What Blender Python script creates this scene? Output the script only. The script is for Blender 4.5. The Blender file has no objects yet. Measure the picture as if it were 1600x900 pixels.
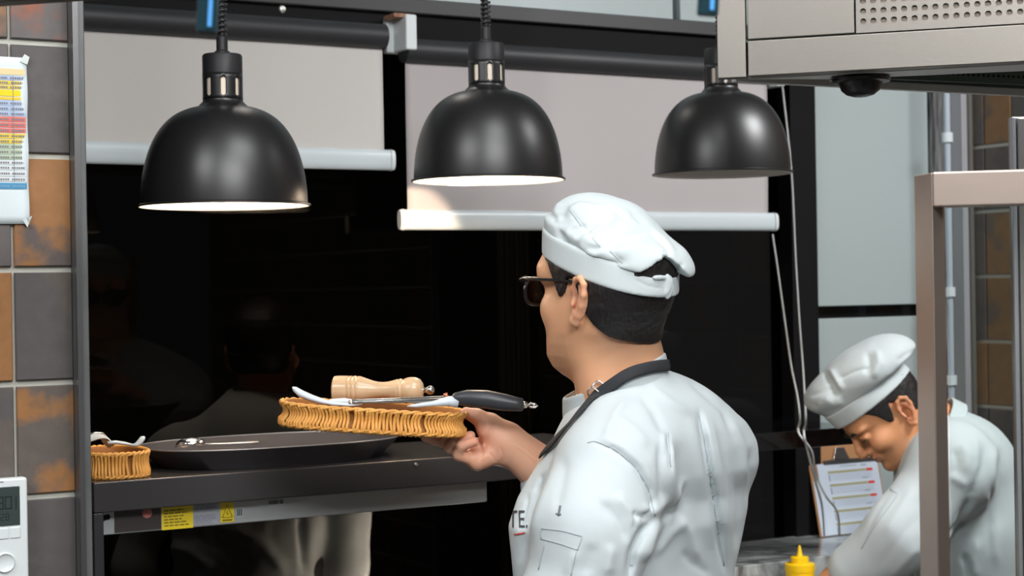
import bpy, bmesh, math, random
import numpy as np
from mathutils import Matrix, Vector
from mathutils.bvhtree import BVHTree
random.seed(3); np.random.seed(3)
scene = bpy.context.scene
COL = scene.collection

# ------------------------------------------------------------------ camera, world, lights, exposure
F_PX = 2667.0
CAM = Vector((0, 0, 1.55))
ROLL = 0.0165
RV = Vector((1, 0, -ROLL)).normalized(); UV = Vector((ROLL, 0, 1)).normalized(); FV = Vector((0, 1, 0))
cam_d = bpy.data.cameras.new('camera'); cam = bpy.data.objects.new('camera', cam_d); COL.objects.link(cam)
cam.matrix_world = Matrix(((RV.x, UV.x, 0, CAM.x), (RV.y, UV.y, -1, CAM.y), (RV.z, UV.z, 0, CAM.z), (0, 0, 0, 1)))
cam_d.sensor_width = 36; cam_d.lens = F_PX * 36 / 1600
cam_d.dof.use_dof = True; cam_d.dof.focus_distance = 2.45; cam_d.dof.aperture_fstop = 8.0
cam_d.clip_start = 0.05
scene.camera = cam
w = bpy.data.worlds.new('world'); scene.world = w; w.use_nodes = True
w.node_tree.nodes['Background'].inputs[0].default_value = (0.75, 0.85, 1, 1)
w.node_tree.nodes['Background'].inputs[1].default_value = 0.12
scene.view_settings.view_transform = 'Standard'; scene.view_settings.look = 'None'
scene.view_settings.gamma = 1.0; scene.view_settings.use_curve_mapping = False
scene.view_settings.exposure = 0.07

def area(name, loc, target, sx, sy, power, color):
    d = bpy.data.lights.new(name, 'AREA'); d.shape = 'RECTANGLE'; d.size = sx; d.size_y = sy; d.energy = power; d.color = color
    o = bpy.data.objects.new(name, d); COL.objects.link(o); o.location = loc
    o.rotation_euler = (Vector(target) - Vector(loc)).to_track_quat('-Z', 'Y').to_euler()
    return o
COOL = (0.985, 0.99, 1.0)
area('ceiling_light_front', (0.7, 0.2, 2.86), (0.7, 1.2, 0.6), 1.6, 0.9, 92, COOL)
area('ceiling_light_centre', (0.45, 1.75, 2.88), (0.3, 2.3, 0), 0.9, 0.5, 15, COOL)
area('ceiling_light_left', (-1.3, 0.9, 2.86), (-0.4, 3, 1.2), 1.0, 0.6, 32, COOL)
rl_ = area('ceiling_light_right', (1.62, 2.75, 2.86), (.95, 3.75, 1.2), 0.7, 0.6, 28, COOL); rl_.data.spread = math.radians(125)

# ------------------------------------------------------------------ coordinates
TH = math.radians(30); CT, ST = math.cos(TH), math.sin(TH)
def ray(px, py): return RV * ((px - 800) / F_PX) + UV * ((450 - py) / F_PX) + FV
def PD(px, py, Y): return CAM + ray(px, py) * Y
def PW(px, py, w_):
    r = ray(px, py); k = w_ / (r.y * CT - r.x * ST); return CAM + r * k
def PZ(px, py, z):
    r = ray(px, py); return CAM + r * ((z - CAM.z) / r.z)
def uw(p): return (p.x * CT + p.y * ST, -p.x * ST + p.y * CT, p.z)
def UW(px, py, w_): return uw(PW(px, py, w_))          # pixel on a wall-parallel plane -> (u, w, z)
WALLM = Matrix.Rotation(TH, 4, 'Z')
def WP(u, w_, z): return Vector((u * CT - w_ * ST, u * ST + w_ * CT, z))

# ------------------------------------------------------------------ materials
MATS = {}
def mat(name, color=(.5, .5, .5), rough=.5, metal=0.0, bump=0.0, bscale=200, noise=0.0, nscale=8, emit=None, estr=0, attr=None, spec=.5, sss=0, sheen=0, coat=0, stretch=None, color2=None):
    if name in MATS: return MATS[name]
    m = bpy.data.materials.new(name); m.use_nodes = True; nt = m.node_tree; N = nt.nodes; L = nt.links
    b = N['Principled BSDF']
    b.inputs['Base Color'].default_value = (*color, 1); b.inputs['Roughness'].default_value = rough
    b.inputs['Metallic'].default_value = metal; b.inputs['Specular IOR Level'].default_value = spec
    if sss: b.inputs['Subsurface Weight'].default_value = sss; b.inputs['Subsurface Radius'].default_value = (1, .3, .15); b.inputs['Subsurface Scale'].default_value = .006
    if sheen: b.inputs['Sheen Weight'].default_value = sheen
    if coat: b.inputs['Coat Weight'].default_value = coat; b.inputs['Coat Roughness'].default_value = .1
    if emit: b.inputs['Emission Color'].default_value = (*emit, 1); b.inputs['Emission Strength'].default_value = estr
    tc = N.new('ShaderNodeTexCoord'); mp = N.new('ShaderNodeMapping'); L.new(tc.outputs['Object'], mp.inputs[0])
    if stretch: mp.inputs['Scale'].default_value = stretch
    src = None
    if attr:
        a = N.new('ShaderNodeAttribute'); a.attribute_name = attr; src = a.outputs['Color']; L.new(src, b.inputs['Base Color'])
    if noise:
        n = N.new('ShaderNodeTexNoise'); n.inputs['Scale'].default_value = nscale; n.inputs['Detail'].default_value = 6; L.new(mp.outputs[0], n.inputs['Vector'])
        mx = N.new('ShaderNodeMix'); mx.data_type = 'RGBA'; mx.blend_type = 'MIX'
        r = N.new('ShaderNodeMapRange'); r.inputs[1].default_value = .35; r.inputs[2].default_value = .65; L.new(n.outputs[0], r.inputs[0])
        r.inputs[4].default_value = noise
        L.new(r.outputs[0], mx.inputs[0])
        if src: L.new(src, mx.inputs[6])
        else: mx.inputs[6].default_value = (*color, 1)
        c2 = color2 or tuple(c * .55 for c in color); mx.inputs[7].default_value = (*c2, 1)
        L.new(mx.outputs[2], b.inputs['Base Color'])
    if bump:
        n = N.new('ShaderNodeTexNoise'); n.inputs['Scale'].default_value = bscale; n.inputs['Detail'].default_value = 3; L.new(mp.outputs[0], n.inputs['Vector'])
        bp = N.new('ShaderNodeBump'); bp.inputs['Strength'].default_value = bump; bp.inputs['Distance'].default_value = .002
        L.new(n.outputs[0], bp.inputs['Height']); L.new(bp.outputs[0], b.inputs['Normal'])
    MATS[name] = m; return m
def glass(name, tint, gloss=.06, rough=0.0, fres=1.35):
    m = bpy.data.materials.new(name); m.use_nodes = True; nt = m.node_tree; N = nt.nodes; L = nt.links
    N.remove(N['Principled BSDF']); out = N['Material Output']
    t = N.new('ShaderNodeBsdfTransparent'); t.inputs[0].default_value = (*tint, 1)
    g = N.new('ShaderNodeBsdfGlossy'); g.inputs['Roughness'].default_value = rough
    f = N.new('ShaderNodeFresnel'); f.inputs[0].default_value = fres
    mx = N.new('ShaderNodeMixShader'); L.new(f.outputs[0], mx.inputs[0]); L.new(t.outputs[0], mx.inputs[1]); L.new(g.outputs[0], mx.inputs[2])
    L.new(mx.outputs[0], out.inputs[0]); return m
STEEL = mat('brushed_steel', (.265, .247, .222), .46, 1.0, .06, 60, stretch=(1, 1, 30))
STEELD = mat('dark_steel', (.20, .20, .20), .35, .9, .05, 60)
POSTM = mat('grey_steel_post', (.16, .165, .165), .5, .45, .15, 40, noise=.5, nscale=9)
FRAMES = mat('frame_steel', (.50, .41, .355), .42, .95, .05, 60)
CHROME = mat('chrome', (.8, .8, .8), .12, 1.0)
BLACKG = mat('black_gloss', (.006, .006, .007), .12)
BLACKM = mat('black_matte', (.006, .006, .007), .7, spec=.2)
LAMPB = mat('lamp_black_enamel', (.010, .010, .011), .38, 0, .04, 35, spec=.75)
LAMPC = mat('lamp_cap_rubber', (.018, .018, .02), .5)
ENAMEL = mat('white_enamel', (.85, .84, .8), .35)
TUBE = mat('blind_tube_grey', (.030, .031, .034), .5)
FABRIC = mat('blind_fabric', (.64, .61, .575), .9, 0, .05, 300)
RAILW = mat('white_plastic_rail', (.66, .73, .755), .3)
WHITEP = mat('white_plastic', (.78, .83, .83), .35)
PANELW = mat('white_wall_panel', (.44, .51, .505), .35)
CLOTH = mat('white_cotton_cloth', (.60, .67, .69), .85, 0, .10, 700, sheen=.1)
CLOTH2 = mat('white_cotton_hat_cloth', (.58, .645, .655), .85, 0, .10, 700, sheen=.1)
APRON = mat('dark_grey_apron_cloth', (.030, .032, .036), .8, 0, .2, 500)
HAIR = mat('black_hair', (.012, .010, .010), .5, 0, .9, 260, stretch=(1, 1, .15))
SKIN = mat('skin', (.7, .42, .3), .48, 0, .05, 250, attr='tint', sss=.25)
TROUS = mat('dark_trousers', (.02, .02, .024), .8)
SHOE = mat('black_shoe', (.012, .012, .012), .4)
SEAM_OR_SHADE = mat('cloth_seam_shadow', (.45, .50, .53), .9)
WICKER = mat('orange_wicker', (.84, .42, .10), .5, 0, .3, 120, noise=.5, nscale=60, color2=(.62, .26, .045))
WICKD = mat('brown_wicker_core', (.32, .12, .02), .7)
WOOD = mat('light_beech_wood', (.72, .50, .30), .32, 0, .05, 60, noise=.4, nscale=14, color2=(.58, .37, .2), stretch=(1, 8, 8), coat=.3)
SILIC = mat('pale_silicone', (.68, .76, .83), .4)
HANDLE = mat('charcoal_rubber', (.045, .048, .055), .38)
TRAYM = mat('black_tray', (.075, .070, .076), .34, .4)
SHELFM = mat('shelf_dark_steel', (.075, .075, .08), .3, .6, .04, 30)
YEL = mat('yellow_label', (.78, .60, .02), .5)
INK = mat('dark_ink', (.05, .05, .06), .7)
INKG = mat('grey_ink', (.25, .26, .29), .7)
GREYP = mat('grey_label', (.36, .37, .42), .6)
HEATP = mat('heater_grey_metal', (.40, .42, .42), .45, .3)
REDI = mat('red_ink', (.75, .05, .04), .6)
PAPER = mat('white_paper', (.72, .80, .82), .8)
PAPERB = mat('bluish_paper', (.62, .70, .80), .8)
TAPE = mat('clear_tape', (.66, .72, .70), .4)
BOTY = mat('yellow_plastic', (.90, .58, .01), .35)
BROWN = mat('brown_hardboard', (.45, .22, .09), .6)
LENS = glass('tinted_lens', (.35, .30, .30), rough=.02)
GLASSB = glass('dark_window_glass', (.27, .25, .23), fres=1.22)
GLASSC = glass('clear_glass', (.93, .95, .94), fres=1.3)
CLIPG = mat('teal_glossy_plastic', (.012, .035, .045), .15, coat=.5)
CLIPB = mat('bright_blue_plastic', (.10, .35, .75), .2)
CONC = mat('floor_tile_grey', (.16, .15, .14), .5, noise=.5, nscale=4)
CEIL = mat('ceiling_white', (.55, .57, .58), .9)
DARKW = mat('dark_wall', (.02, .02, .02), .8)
FRONTW = mat('pale_wall', (.40, .40, .39), .8)
OLIVE = mat('olive_reflection', (.09, .085, .04), .8)

def marble_mat():
    m = bpy.data.materials.new('grey_marble'); m.use_nodes = True; N = m.node_tree.nodes; L = m.node_tree.links; b = N['Principled BSDF']
    tc = N.new('ShaderNodeTexCoord'); n = N.new('ShaderNodeTexNoise'); n.inputs['Scale'].default_value = 9; n.inputs['Detail'].default_value = 8; n.inputs['Distortion'].default_value = 1.6
    mp = N.new('ShaderNodeMapping'); mp.inputs['Scale'].default_value = (.5, 1.6, 1); L.new(tc.outputs['Object'], mp.inputs[0]); L.new(mp.outputs[0], n.inputs[0])
    cr = N.new('ShaderNodeValToRGB'); L.new(n.outputs[0], cr.inputs[0])
    e = cr.color_ramp.elements; e[0].position = .38; e[0].color = (.10, .11, .11, 1); e[1].position = .62; e[1].color = (.50, .53, .52, 1)
    x = e.new(.5); x.color = (.30, .32, .32, 1)
    L.new(cr.outputs[0], b.inputs['Base Color']); b.inputs['Roughness'].default_value = .12; return m
MARBLE = marble_mat()
def tile_mat():
    m = bpy.data.materials.new('slate_tile'); m.use_nodes = True; N = m.node_tree.nodes; L = m.node_tree.links; b = N['Principled BSDF']
    a = N.new('ShaderNodeAttribute'); a.attribute_name = 'tint'; a2 = N.new('ShaderNodeAttribute'); a2.attribute_name = 'tint2'
    tc = N.new('ShaderNodeTexCoord'); n = N.new('ShaderNodeTexNoise'); n.inputs['Scale'].default_value = 11; n.inputs['Detail'].default_value = 5; L.new(tc.outputs['Object'], n.inputs[0])
    r = N.new('ShaderNodeMapRange'); r.inputs[1].default_value = .50; r.inputs[2].default_value = .60; L.new(n.outputs[0], r.inputs[0])
    mx = N.new('ShaderNodeMix'); mx.data_type = 'RGBA'; L.new(r.outputs[0], mx.inputs[0]); L.new(a.outputs['Color'], mx.inputs[6]); L.new(a2.outputs['Color'], mx.inputs[7])
    n2 = N.new('ShaderNodeTexNoise'); n2.inputs['Scale'].default_value = 45; n2.inputs['Detail'].default_value = 6; L.new(tc.outputs['Object'], n2.inputs[0])
    mx2 = N.new('ShaderNodeMix'); mx2.data_type = 'RGBA'; mx2.blend_type = 'MULTIPLY'; mx2.inputs[0].default_value = .5
    r2 = N.new('ShaderNodeMapRange'); r2.inputs[3].default_value = .55; r2.inputs[4].default_value = 1.4; L.new(n2.outputs[0], r2.inputs[0])
    L.new(mx.outputs[2], mx2.inputs[6]); L.new(r2.outputs[0], mx2.inputs[7]); L.new(mx2.outputs[2], b.inputs['Base Color'])
    bp = N.new('ShaderNodeBump'); bp.inputs['Strength'].default_value = .3; bp.inputs['Distance'].default_value = .003; L.new(n2.outputs[0], bp.inputs['Height']); L.new(bp.outputs[0], b.inputs['Normal'])
    b.inputs['Roughness'].default_value = .55; return m
TILE = tile_mat(); GROUT = mat('pale_grout', (.52, .52, .46), .9, 0, .3, 90)

# ------------------------------------------------------------------ scene graph helpers
FR = {}
def tag(o, label=None, cat=None, group=None, kind=None):
    if label: o['label'] = label
    if cat: o['category'] = cat
    if group: o['group'] = group
    if kind: o['kind'] = kind
    return o
def thing(name, label, cat, M, group=None):
    if isinstance(M, Vector): M = Matrix.Translation(M)
    o = bpy.data.objects.new(name, None); COL.objects.link(o); o.empty_display_size = .05
    o.matrix_world = M; FR[o.name] = M.copy(); tag(o, label, cat, group); return o
class MB:
    def __init__(s): s.v = []; s.f = []; s.mi = []
    def add(s, vs, fs, M=None, mi=0):
        n = len(s.v)
        for q in vs:
            q = Vector(q); s.v.append(M @ q if M else q)
        for q in fs: s.f.append([i + n for i in q]); s.mi.append(mi)
        return s
    def box(s, x0, x1, y0, y1, z0, z1, M=None, mi=0):
        vs = [(x, y, z) for x in (x0, x1) for y in (y0, y1) for z in (z0, z1)]
        return s.add(vs, [(0, 1, 3, 2), (4, 6, 7, 5), (0, 4, 5, 1), (2, 3, 7, 6), (0, 2, 6, 4), (1, 5, 7, 3)], M, mi)
    def lathe(s, prof, M=None, n=48, cap=False, mi=0, sx=1, sy=1, se=2.0):
        vs = []
        for r, z in prof:
            for i in range(n):
                a = 2 * math.pi * i / n; c, q = math.cos(a), math.sin(a)
                c_ = math.copysign(abs(c) ** (2 / se), c); q_ = math.copysign(abs(q) ** (2 / se), q)
                vs.append((r * c_ * sx, r * q_ * sy, z))
        fs = []
        for k in range(len(prof) - 1):
            for i in range(n):
                j = (i + 1) % n; fs.append((k * n + i, k * n + j, (k + 1) * n + j, (k + 1) * n + i))
        if cap: fs.append(tuple(range(n))[::-1]); fs.append(tuple((len(prof) - 1) * n + i for i in range(n)))
        return s.add(vs, fs, M, mi)
    def tube(s, pts, r, n=10, closed=False, M=None, mi=0, flat=1.0):
        pts = [Vector(p) for p in pts]; m = len(pts); rs = r if isinstance(r, (list, tuple)) else [r] * m
        vs = []; up = Vector((0, 0, 1))
        t0 = (pts[1] - pts[0]).normalized(); ref = up if abs(t0.dot(up)) < .9 else Vector((1, 0, 0)); nrm = t0.cross(ref).normalized()
        for i in range(m):
            a = pts[(i - 1) % m] if (closed or i) else pts[0]; b = pts[(i + 1) % m] if (closed or i < m - 1) else pts[-1]
            t = (b - a).normalized(); nrm = (nrm - t * nrm.dot(t)).normalized(); bi = t.cross(nrm)
            for k in range(n):
                an = 2 * math.pi * k / n; vs.append(pts[i] + nrm * math.cos(an) * rs[i] + bi * math.sin(an) * rs[i] * flat)
        fs = []
        for i in range(m if closed else m - 1):
            for k in range(n):
                i2 = (i + 1) % m; k2 = (k + 1) % n; fs.append((i * n + k, i * n + k2, i2 * n + k2, i2 * n + k))
        if not closed: fs.append(tuple(range(n))[::-1]); fs.append(tuple((m - 1) * n + k for k in range(n)))
        return s.add(vs, fs, M, mi)
    def cyl(s, a, b, r, n=24, mi=0): return s.tube([a, b], r, n, mi=mi)
    def prism(s, poly, z0, z1, M=None, mi=0):      # poly: list of (x, y)
        n = len(poly); vs = [(x, y, z0) for x, y in poly] + [(x, y, z1) for x, y in poly]
        fs = [tuple(range(n))[::-1], tuple(range(n, 2 * n))] + [(i, (i + 1) % n, (i + 1) % n + n, i + n) for i in range(n)]
        return s.add(vs, fs, M, mi)
    def ball(s, c, r, M=None, n=20, mi=0):
        r = r if isinstance(r, (tuple, list)) else (r, r, r); vs = []; fs = []
        for i in range(n // 2 + 1):
            ph = math.pi * i / (n // 2)
            for k in range(n):
                a = 2 * math.pi * k / n
                vs.append((c[0] + r[0] * math.sin(ph) * math.cos(a), c[1] + r[1] * math.sin(ph) * math.sin(a), c[2] + r[2] * math.cos(ph)))
        for i in range(n // 2):
            for k in range(n):
                k2 = (k + 1) % n; fs.append((i * n + k, (i + 1) * n + k, (i + 1) * n + k2, i * n + k2))
        return s.add(vs, fs, M, mi)
    def build(s, name, mats, parent=None, smooth=False, bevel=0, base=None, clean=False, angle=40):
        return make(name, s.v, s.f, mats, parent, smooth, bevel, base, s.mi, angle)
def make(name, v, f, mats, parent=None, smooth=False, bevel=0, base=None, mi=None, angle=40):
    me = bpy.data.meshes.new(name)
    vv = np.array([tuple(q) for q in v], dtype=np.float64) if not isinstance(v, np.ndarray) else v
    o = bpy.data.objects.new(name, me); COL.objects.link(o)
    if parent is not None: M = FR[parent.name]
    else:
        if base is None:
            lo, hi = vv.min(0), vv.max(0); base = Vector(((lo[0] + hi[0]) / 2, (lo[1] + hi[1]) / 2, lo[2]))
        M = base if isinstance(base, Matrix) else Matrix.Translation(base)
    Mi = np.array(M.inverted()); vl = vv @ Mi[:3, :3].T + Mi[:3, 3]
    me.from_pydata(vl.tolist(), [], f if isinstance(f, list) else f.tolist())
    bm = bmesh.new(); bm.from_mesh(me)
    if len(bm.verts) < 60000: bmesh.ops.remove_doubles(bm, verts=bm.verts, dist=1e-6)
    bmesh.ops.recalc_face_normals(bm, faces=bm.faces); bm.to_mesh(me); bm.free()
    for m in (mats if isinstance(mats, (list, tuple)) else [mats]): me.materials.append(m)
    if mi and len(me.polygons) == len(mi):
        me.polygons.foreach_set('material_index', mi)
    if smooth:
        me.polygons.foreach_set('use_smooth', [True] * len(me.polygons))
        if smooth != 'all': me.set_sharp_from_angle(angle=math.radians(angle))
    if bevel:
        b = o.modifiers.new('bevel', 'BEVEL'); b.width = bevel; b.segments = 2; b.limit_method = 'ANGLE'; b.angle_limit = math.radians(40)
        me.polygons.foreach_set('use_smooth', [True] * len(me.polygons)); b.harden_normals = True
    FR[o.name] = M.copy()
    if parent is not None: o.parent = parent
    else: o.matrix_world = M
    return o
def structure(o): o['kind'] = 'structure'; return o
def top(o, label, cat, group=None, kind=None): return tag(o, label, cat, group, kind)
def frame_from(origin, x, z):
    x = Vector(x).normalized(); z = Vector(z); y = z.cross(x).normalized(); z = x.cross(y).normalized()
    M = Matrix((( x.x, y.x, z.x, origin[0]), (x.y, y.y, z.y, origin[1]), (x.z, y.z, z.z, origin[2]), (0, 0, 0, 1))); return M

# ------------------------------------------------------------------ implicit surfaces -> quads
def smin(a, b, k):
    h = np.maximum(k - np.abs(a - b), 0) / k; return np.minimum(a, b) - h * h * k * .25
def smax(a, b, k): return -smin(-a, -b, k)
def ell(p, c, r, R=None):
    q = p - np.array(c, dtype=np.float32)
    if R is not None: q = q @ np.array(R, dtype=np.float32).T
    r = np.array(r, dtype=np.float32); k0 = np.linalg.norm(q / r, axis=1); k1 = np.linalg.norm(q / (r * r), axis=1)
    return k0 * (k0 - 1) / np.maximum(k1, 1e-6)
def cone(p, a, b, r1, r2):
    a = np.array(a, dtype=np.float32); b = np.array(b, dtype=np.float32); pa = p - a; ba = b - a
    h = np.clip(pa @ ba / max(float(ba @ ba), 1e-9), 0, 1)
    return np.linalg.norm(pa - h[:, None] * ba, axis=1) - (r1 + (r2 - r1) * h)
def chain(p, pts, rs, k=.004):
    d = None
    for i in range(len(pts) - 1):
        e = cone(p, pts[i], pts[i + 1], rs[i], rs[i + 1]); d = e if d is None else smin(d, e, k)
    return d
def rot2(deg):      # rotation in the picture-parallel x/z plane (rows: local axes)
    a = math.radians(deg); c, s = math.cos(a), math.sin(a); return [[c, 0, s], [0, 1, 0], [-s, 0, c]]
def nets(f, lo, hi, h):
    lo = np.array(lo, dtype=np.float64); hi = np.array(hi, dtype=np.float64); n = np.ceil((hi - lo) / h).astype(int) + 1
    ys = (lo[1] + np.arange(n[1]) * h).astype(np.float32); zs = (lo[2] + np.arange(n[2]) * h).astype(np.float32)
    V = np.empty(tuple(n), dtype=np.float32); YY, ZZ = np.meshgrid(ys, zs, indexing='ij'); YY = YY.ravel(); ZZ = ZZ.ravel()
    step = max(1, int(400000 // (n[1] * n[2])))
    for i in range(0, n[0], step):
        xs = (lo[0] + np.arange(i, min(i + step, n[0])) * h).astype(np.float32)
        P = np.stack([np.repeat(xs, len(YY)), np.tile(YY, len(xs)), np.tile(ZZ, len(xs))], 1)
        V[i:i + len(xs)] = f(P).reshape(len(xs), n[1], n[2])
    V[0] = V[-1] = 1; V[:, 0] = V[:, -1] = 1; V[:, :, 0] = V[:, :, -1] = 1
    S = V < 0
    acc = np.zeros((n[0] - 1, n[1] - 1, n[2] - 1, 3), dtype=np.float32); cnt = np.zeros((n[0] - 1, n[1] - 1, n[2] - 1), dtype=np.float32)
    def sl(d): return tuple(slice(d[k], n[k] - 1 + d[k]) for k in range(3))
    for ax in range(3):
        o1, o2 = [k for k in range(3) if k != ax]
        for a in (0, 1):
            for b in (0, 1):
                d = [0, 0, 0]; d[o1] = a; d[o2] = b; e = list(d); e[ax] = 1
                v0 = V[sl(d)]; v1 = V[sl(e)]; x = (v0 < 0) != (v1 < 0)
                t = np.where(x, v0 / np.where(x, v0 - v1, 1), 0)
                cnt += x; acc[..., ax] += np.where(x, t, 0); acc[..., o1] += x * a; acc[..., o2] += x * b
    act = cnt > 0; idx = -np.ones(act.shape, dtype=np.int64); idx[act] = np.arange(act.sum())
    I = np.argwhere(act); vs = (I + acc[act] / cnt[act][:, None]) * h + lo
    faces = []
    for ax in range(3):
        o1, o2 = [(1, 2), (2, 0), (0, 1)][ax]
        d = [0, 0, 0]; e = [0, 0, 0]; e[ax] = 1
        sA = tuple(slice(0, n[k] - 1) if k == ax else slice(0, n[k]) for k in range(3)); sB = tuple(slice(1, n[k]) if k == ax else slice(0, n[k]) for k in range(3))
        x = S[sA] != S[sB]; E = np.argwhere(x); E = E[(E[:, o1] > 0) & (E[:, o2] > 0) & (E[:, o1] < n[o1] - 1) & (E[:, o2] < n[o2] - 1)]
        ins = S[tuple(E.T)]
        def c(a, b):
            q = E.copy(); q[:, o1] -= a; q[:, o2] -= b; return idx[tuple(q.T)]
        q = np.stack([c(1, 1), c(0, 1), c(0, 0), c(1, 0)], 1); q[~ins] = q[~ins][:, ::-1]; faces.append(q)
    return vs, np.concatenate(faces)
def relax(vs, fs, it=1, lam=.5):
    for _ in range(it):
        s = np.zeros_like(vs); c = np.zeros(len(vs))
        for a in range(4):
            b = (a + 1) % 4
            np.add.at(s, fs[:, a], vs[fs[:, b]]); np.add.at(c, fs[:, a], 1); np.add.at(s, fs[:, b], vs[fs[:, a]]); np.add.at(c, fs[:, b], 1)
        vs = vs + lam * (s / c[:, None] - vs)
    return vs
def vnormals(vs, fs):
    n = np.cross(vs[fs[:, 2]] - vs[fs[:, 0]], vs[fs[:, 3]] - vs[fs[:, 1]]); out = np.zeros_like(vs)
    for a in range(4): np.add.at(out, fs[:, a], n)
    return out / np.maximum(np.linalg.norm(out, axis=1), 1e-12)[:, None]
class Space:      # rigid frame facing the same way as the camera, origin on its axis at distance Y0
    def __init__(s, Y0): s.Y0 = Y0
    def q(s, px, py, dy=0.0):
        Y = s.Y0 + dy; return np.array([(px - 800) * Y / F_PX, dy, (450 - py) * Y / F_PX])
    def world(s, v):
        v = np.asarray(v); R = np.array(RV); U = np.array(UV); Fv = np.array(FV)
        return np.array(CAM) + v[:, :1] * R + v[:, 2:] * U + (v[:, 1:2] + s.Y0) * Fv
    def px(s, v):
        Y = v[:, 1] + s.Y0; return np.stack([800 + v[:, 0] * F_PX / Y, 450 - v[:, 2] * F_PX / Y], 1)
def seg_fold(pxy, line, wd):      # 0..1 weight of closeness to a polyline, fading at both ends
    best = np.zeros(len(pxy)); L = np.array(line, dtype=float); seg = np.linalg.norm(np.diff(L, axis=0), axis=1); tot = seg.sum(); run = 0
    for i in range(len(L) - 1):
        a, b = L[i], L[i + 1]; ab = b - a; t = np.clip(((pxy - a) @ ab) / (ab @ ab), 0, 1)
        d = np.linalg.norm(pxy - a - t[:, None] * ab, axis=1); s = (run + t * seg[i]) / tot
        fade = np.clip(np.minimum(s, 1 - s) * 5, 0, 1); best = np.maximum(best, np.exp(-(d / wd) ** 2) * fade); run += seg[i]
    return best
def fold(sp, vs, fs, strokes, toward=True):
    n = vnormals(vs, fs); pxy = sp.px(vs); facing = np.clip(-n[:, 1] * 2 + .2, 0, 1); d = np.zeros(len(vs))
    for line, wd, amp in strokes: d += amp * seg_fold(pxy, line, wd)
    return vs + n * (d * facing)[:, None]
def vnoise(p, s, seed=0):      # cheap smooth noise from sines
    r = np.random.RandomState(seed); out = np.zeros(len(p))
    for k in range(6):
        d = r.normal(size=3); d /= np.linalg.norm(d); out += np.sin(p @ d * s * (1 + .35 * k) + r.rand() * 6.28 + 1.5 * np.sin(p @ r.normal(size=3) * s * .5)) / 6
    return out
def set_tint(o, colors, name='tint'):
    a = o.data.color_attributes.new(name, 'FLOAT_COLOR', 'POINT'); c = np.ones((len(o.data.vertices), 4)); c[:, :3] = colors; a.data.foreach_set('color', c.ravel())
def net_obj(name, vs, fs, m, parent, sp=None):
    if sp is not None: vs = sp.world(vs)
    me = bpy.data.meshes.new(name); o = bpy.data.objects.new(name, me); COL.objects.link(o); M = FR[parent.name]
    Mi = np.array(M.inverted()); vl = vs @ Mi[:3, :3].T + Mi[:3, 3]
    me.from_pydata(vl.tolist(), [], fs.tolist()); me.polygons.foreach_set('use_smooth', [True] * len(me.polygons)); me.materials.append(m)
    o.parent = parent; FR[o.name] = M.copy(); return o

# ================================================================== ROOM
WIN_W = 3.30
def walls():
    m = MB(); m.box(-3.5, 3.6, -1.6, 7.5, -.1, 0); structure(m.build('floor', CONC))
    m = MB(); m.box(-3.5, 3.6, -1.6, 7.5, 2.95, 3.05); structure(m.build('ceiling', CEIL))
    m = MB(); m.box(-3.5, 3.6, -1.7, -1.6, 0, 2.95); structure(m.build('wall_front', FRONTW))
walls()
# window wall: solid black below the glass, header above it, side parts (all in the wall frame)
u_l = UW(60, 450, WIN_W)[0]
zh = [UW(640, 3, WIN_W)[2], UW(1000, 3, WIN_W)[2]]
z_hd_bot = UW(900, 110, WIN_W)[2] + .0      # underside of the black header behind the roller
u_frame0, u_frame1 = UW(1226, 400, WIN_W)[0], UW(1266, 400, WIN_W)[0]
u_pan1 = UW(1447, 300, WIN_W)[0]
u_corner = UW(1476, 300, WIN_W)[0]
z_sill = .93
z_head_top = UW(900, 14, WIN_W)[2]
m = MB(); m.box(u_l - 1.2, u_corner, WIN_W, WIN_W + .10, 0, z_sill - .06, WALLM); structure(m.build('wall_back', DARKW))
m = MB(); m.box(u_l - .9, u_frame0, WIN_W + .02, WIN_W + .028, z_sill - .06, z_head_top, WALLM); w1 = structure(m.build('window_1', GLASSB))
m = MB(); m.box(u_frame0, u_frame1, WIN_W - .03, WIN_W + .06, z_sill - .06, 2.6, WALLM)
m.build('window_frame', BLACKM, w1, bevel=.003)
um = UW(775, 450, WIN_W)[0]
# header beam over the rollers
zb0 = UW(900, 70, WIN_W)[2]
m = MB(); m.box(u_l - 1.0, u_frame0 + .02, WIN_W - .06, WIN_W + .06, UW(900, 95, WIN_W)[2], UW(900, 36, WIN_W - .06)[2], WALLM)
structure(m.build('trim_1', BLACKM, bevel=.004))
zt0, zt1 = UW(900, 36, WIN_W - .06)[2], UW(900, 18, WIN_W - .07)[2]
m = MB(); m.box(u_l - 1.0, u_frame0 + .02, WIN_W - .075, WIN_W + .06, zt0 - .008, zt1, WALLM)
structure(m.build('trim_2', mat('header_grey', (.05, .05, .052), .5), bevel=.003))
# white panels above the header, split by a black bar
zt2 = zt1 + .45; up0, up1, up2 = UW(700, 3, WIN_W)[0], UW(1044, 3, WIN_W)[0], UW(1055, 3, WIN_W)[0]
m = MB(); m.box(up0 - .9, up1, WIN_W - .02, WIN_W + .05, zt1 + .006, zt2, WALLM)
t = top(m.build('wall_panel', PANELW, bevel=.003), 'pale panel above the black header, left of the thin black bar', 'wall panel', 'pale wall panels')
m = MB(); m.box(up2, u_frame0 + .25, WIN_W - .02, WIN_W + .05, zt1 + .006, zt2, WALLM)
t = top(m.build('wall_panel', PANELW, bevel=.003), 'pale panel above the black header, right of the thin black bar beside the steel hood', 'wall panel', 'pale wall panels')
m = MB(); m.box(up0 - 2, u_frame0 + .25, WIN_W + .05, WIN_W + .09, zt1 - .05, 2.95, WALLM); structure(m.build('trim_3', BLACKM))
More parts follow.
